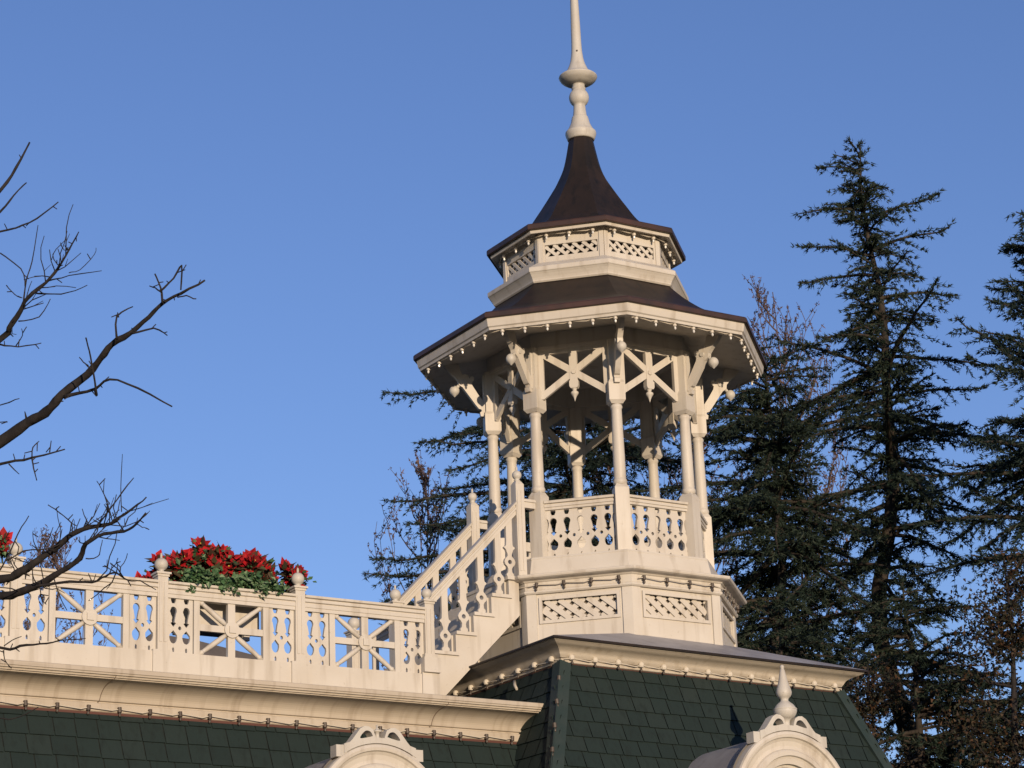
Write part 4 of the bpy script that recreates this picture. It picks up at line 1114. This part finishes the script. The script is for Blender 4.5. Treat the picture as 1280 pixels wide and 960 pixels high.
# foreground bare tree, its trunk standing left of the frame ---------
def at(u, v, dist):
    d = fw + rt2 * ((u - 640) / F_PX) + up2 * ((480 - v) / F_PX)
    return CAM + d * (dist / math.hypot(d.x, d.y))
D0 = 12.0
tx = at(-290, 700, D0 + 0.5)
ft = thing('foreground_tree', 'leafless dark tree reaching knobbly branches in from the left edge', 'tree', (tx.x, tx.y, GZ))
mb = MB()
mb.tube([(tx.x + 0.05 * math.sin(i * 1.7), tx.y, GZ + (tx.z + 2.6 - GZ) * i / 8) for i in range(9)], [0.15 - 0.013 * i for i in range(9)], 12)
mb.build('trunk', M['dark_bark'], ft)
frr = random.Random(12)
def limb(pts, r0, r1, d0=0.0, d1=0.0, name='branch', knots=True, tw=0):
    """pts in photo pixels; real tube with its own depth drift"""
    n = len(pts)
    P_ = [at(u, v, D0 + 0.6 * (d0 + (d1 - d0) * i / (n - 1))) for i, (u, v) in enumerate(pts)]
    fine = smooth_prof([tuple(p) for p in P_], 3) if n > 2 else [tuple(P_[0]), tuple(P_[0].lerp(P_[1], 0.5)), tuple(P_[1])]
    N = len(fine)
    rad = [(r0 + (r1 - r0) * (i / (N - 1))) * (1 + (0.16 * frr.uniform(-0.6, 1) if knots else 0)) for i in range(N)]
    mb = MB(); mb.tube([Vector(p) + Vector((0, 0, frr.uniform(-0.003, 0.003))) for p in fine], rad, 8)
    # short spurs along the limb
    for i in range(1, N - 1):
        if frr.random() < 0.30:
            p = Vector(fine[i]); d = (rt2 * frr.uniform(-0.6, 1) + up2 * frr.uniform(-0.7, 1) + fw * frr.uniform(-0.5, 0.5)).normalized()
            l = frr.uniform(0.015, 0.045) + 0.6 * rad[i]
            mb.tube([p, p + d * l], [max(0.003, rad[i] * 0.35), 0.0025], 5)
    if tw:
        for k in range(tw):
            i = frr.randint(N // 4, int(N * 0.86)); p = Vector(fine[i])
            d = (rt2 * frr.uniform(-0.3, 1) + up2 * frr.uniform(-0.4, 1) + fw * frr.uniform(-0.5, 0.5)).normalized()
            q = [p]; l = frr.uniform(0.03, 0.085)
            for _ in range(frr.randint(2, 4)):
                d = (d + Vector((frr.uniform(-0.5, 0.5), frr.uniform(-0.5, 0.5), frr.uniform(-0.35, 0.55)))).normalized(); q.append(q[-1] + d * l)
            mb.tube(q, [0.0034 - 0.0018 * j / len(q) for j in range(len(q))], 4)
            mb.tube([q[1], q[1] + (d + Vector((frr.uniform(-0.8, 0.8), 0, frr.uniform(-0.2, 0.8)))).normalized() * l * 0.8], [0.0024, 0.0014], 4)
    return mb.build(name, M['dark_bark'], ft)
PX = 0.74 / 254.0 / 2          # radius in metres of one photo pixel of width at that distance
T0 = (-290, 690)
L_ = limb
L_([T0, (-120, 615), (-40, 572), (0, 553), (34, 528), (57, 516), (77, 493.5), (109, 468), (126, 448), (140, 430), (163, 416), (186, 396), (203, 379), (226, 367), (256, 351)], 24 * PX, 3.2 * PX, 0.5, -1.2)
L_([(203, 379), (201, 360), (193.5, 342)], 4.5 * PX, 2.5 * PX, -1.0, -1.1)
L_([(201, 364), (217, 348), (227, 332), (226, 362)], 3.5 * PX, 2.5 * PX, -1.05, -1.2)
L_([(222, 371), (233, 370), (245, 374)], 2.5 * PX, 2 * PX, -1.1, -1.2)
L_([(202, 365), (194, 360), (187, 357)], 2.5 * PX, 2 * PX, -1.1, -1.2)
L_([(146, 424), (146, 396), (166, 383.6)], 4 * PX, 2 * PX, -0.8, -0.6)
L_([(148, 396), (147, 390)], 3 * PX, 2 * PX, -0.7, -0.7)
L_([(163, 418), (192, 410.5), (209, 419)], 3.4 * PX, 2 * PX, -0.9, -1.1)
L_([(190, 411), (195, 405)], 2 * PX, 1.5 * PX, -1.0, -1.0)
L_([(80, 496), (109, 489), (121, 485), (137, 474), (172, 485), (215, 508)], 6 * PX, 2.6 * PX, -0.4, -1.0)
L_([(121, 493.5), (117, 468), (111.6, 439), (107, 422)], 4 * PX, 2 * PX, -0.7, -0.9)
L_([(115, 462), (107, 455), (99, 447)], 2.6 * PX, 1.6 * PX, -0.8, -0.8)
L_([(118, 486), (121, 495), (119, 489)], 4 * PX, 3 * PX, -0.7, -0.7)
L_([T0, (-150, 420), (-50, 290), (0, 239), (20, 210), (37, 177.5)], 12 * PX, 3 * PX, 0.5, 0.9)
L_([(-40, 300), (0, 264.5), (17, 244.5), (33, 228.4)], 5 * PX, 2 * PX, 0.6, 0.8)
L_([(-60, 305), (0, 290), (20, 284.5), (46, 273), (73, 252)], 5 * PX, 2 * PX, 0.5, 0.2)
L_([T0, (-110, 510), (0, 425), (11.5, 410.5), (26, 387.6), (34, 373), (57, 353), (74, 333), (86, 313), (98.5, 290)], 14 * PX, 2 * PX, 0.5, -0.3, tw=12)
L_([(29, 380), (33, 350), (40, 327.5), (47.5, 282)], 3 * PX, 1.4 * PX, 0.1, 0.3)
L_([(0, 316), (26, 336), (32, 356)], 2.4 * PX, 2 * PX, 0.1, 0.1)
L_([(45, 366), (60, 367.6), (85, 366), (109, 357)], 3 * PX, 1.4 * PX, 0, -0.4)
L_([(60, 351), (66, 350), (86, 345), (127, 339)], 3 * PX, 1.4 * PX, 0, -0.5)
L_([(23, 402), (49, 396), (63, 374)], 2.6 * PX, 1.4 * PX, 0.1, 0)
L_([(0, 430.5), (23, 433), (51.5, 429)], 3 * PX, 1.6 * PX, 0.2, 0)
L_([(20, 432), (28, 420), (27, 411)], 2 * PX, 1.2 * PX, 0.2, 0)
L_([(74, 333), (66, 318), (82, 300)], 2 * PX, 1.2 * PX, 0.0, 0)
L_([(8, 357), (18, 368), (28, 372)], 2 * PX, 1.4 * PX, 0.0, 0)
L_([(88, 312), (80, 312), (76, 306)], 1.6 * PX, 1.2 * PX, -0.2, -0.2)
L_([(86, 341), (100, 337), (118, 318), (120, 310)], 1.6 * PX, 1 * PX, -0.2, -0.2)
L_([(-60, 520), (0, 506), (24, 498)], 3 * PX, 1.6 * PX, 0.3, 0)
L_([(-60, 530), (0, 528), (9, 527)], 2.4 * PX, 1.6 * PX, 0.3, 0)
L_([T0, (-120, 612), (0, 580.5), (40, 572.5), (81, 561)], 8 * PX, 2 * PX, 0.5, -0.2)
L_([(40, 572.5), (42, 585), (46, 600)], 3 * PX, 1.8 * PX, -0.1, -0.1)
L_([(40, 571), (41, 560), (49, 551)], 2.6 * PX, 1.6 * PX, -0.1, -0.1)
L_([(62, 566), (64, 551)], 2.4 * PX, 1.6 * PX, -0.1, -0.1)
L_([(11, 580), (24, 592)], 2.4 * PX, 1.4 * PX, -0.1, -0.1)
L_([T0, (-110, 722), (0, 724), (25, 715), (50, 699), (75, 681), (90, 667.5), (112, 659), (137, 655), (150, 646), (165, 636), (183, 622)], 18 * PX, 2 * PX, 0.5, -0.5, tw=22)
L_([T0, (-110, 745), (0, 745), (25, 740), (50, 730), (75, 715), (100, 697.5), (107, 680), (130, 667.5), (155, 664), (170, 655), (182, 641)], 17 * PX, 2 * PX, 0.5, -1.0, tw=20)
L_([(45, 733), (87, 727.5), (115, 727.5), (132, 720), (145, 716), (160, 726), (175, 726), (195, 737)], 5 * PX, 1.2 * PX, -0.4, -1.0, tw=6)
L_([(145, 716), (147, 708), (146, 702)], 2 * PX, 1.2 * PX, -0.7, -0.7)
L_([(144, 716), (136, 710), (130, 707)], 2 * PX, 1.2 * PX, -0.7, -0.7)
L_([(-80, 770), (0, 810), (25, 807.5), (50, 805), (75, 801), (107, 797.5)], 6 * PX, 1.2 * PX, 0.2, -0.5)
L_([(5, 808), (15, 800), (27, 796)], 2 * PX, 1.2 * PX, 0, 0)
L_([(4, 812), (6, 824), (12, 834)], 2 * PX, 1.2 * PX, 0, 0)
L_([(152, 640), (151, 610), (153, 568)], 2 * PX, 1 * PX, -0.4, -0.3)
L_([(140, 650), (132, 622), (121, 601)], 2 * PX, 1.2 * PX, -0.4, -0.3)
L_([(121, 657), (138, 636), (160, 606), (167, 597)], 3 * PX, 1.4 * PX, -0.4, -0.2)
L_([(60, 631), (74, 641), (89, 654), (90, 667)], 1.6 * PX, 2.2 * PX, -0.3, -0.3)
L_([(0, 712), (12, 692), (22, 668), (36, 645)], 3 * PX, 1.4 * PX, 0, 0.2)
L_([(10, 702), (30, 688), (60, 686), (75, 680)], 2.4 * PX, 2 * PX, 0, 0)
L_([(48, 690), (42, 676), (41, 664)], 1.8 * PX, 1.2 * PX, 0, 0)
L_([(107, 698), (122, 696), (126, 684), (128, 675)], 2.2 * PX, 1.2 * PX, -0.6, -0.6)
L_([(55, 727), (50, 700), (53, 688)], 2 * PX, 1.2 * PX, -0.2, -0.2)
L_([(50, 733), (52, 748), (58, 756)], 2 * PX, 1.2 * PX, -0.2, -0.2)
L_([(170, 655), (178, 659), (183, 660)], 1.8 * PX, 1.2 * PX, -0.8, -0.8)
L_([(137, 655), (146, 642), (150, 625)], 1.8 * PX, 1.2 * PX, -0.8, -0.8)
L_([(-60, 880), (0, 898), (25, 896), (48, 884)], 3 * PX, 1.4 * PX, 0.2, 0.0)
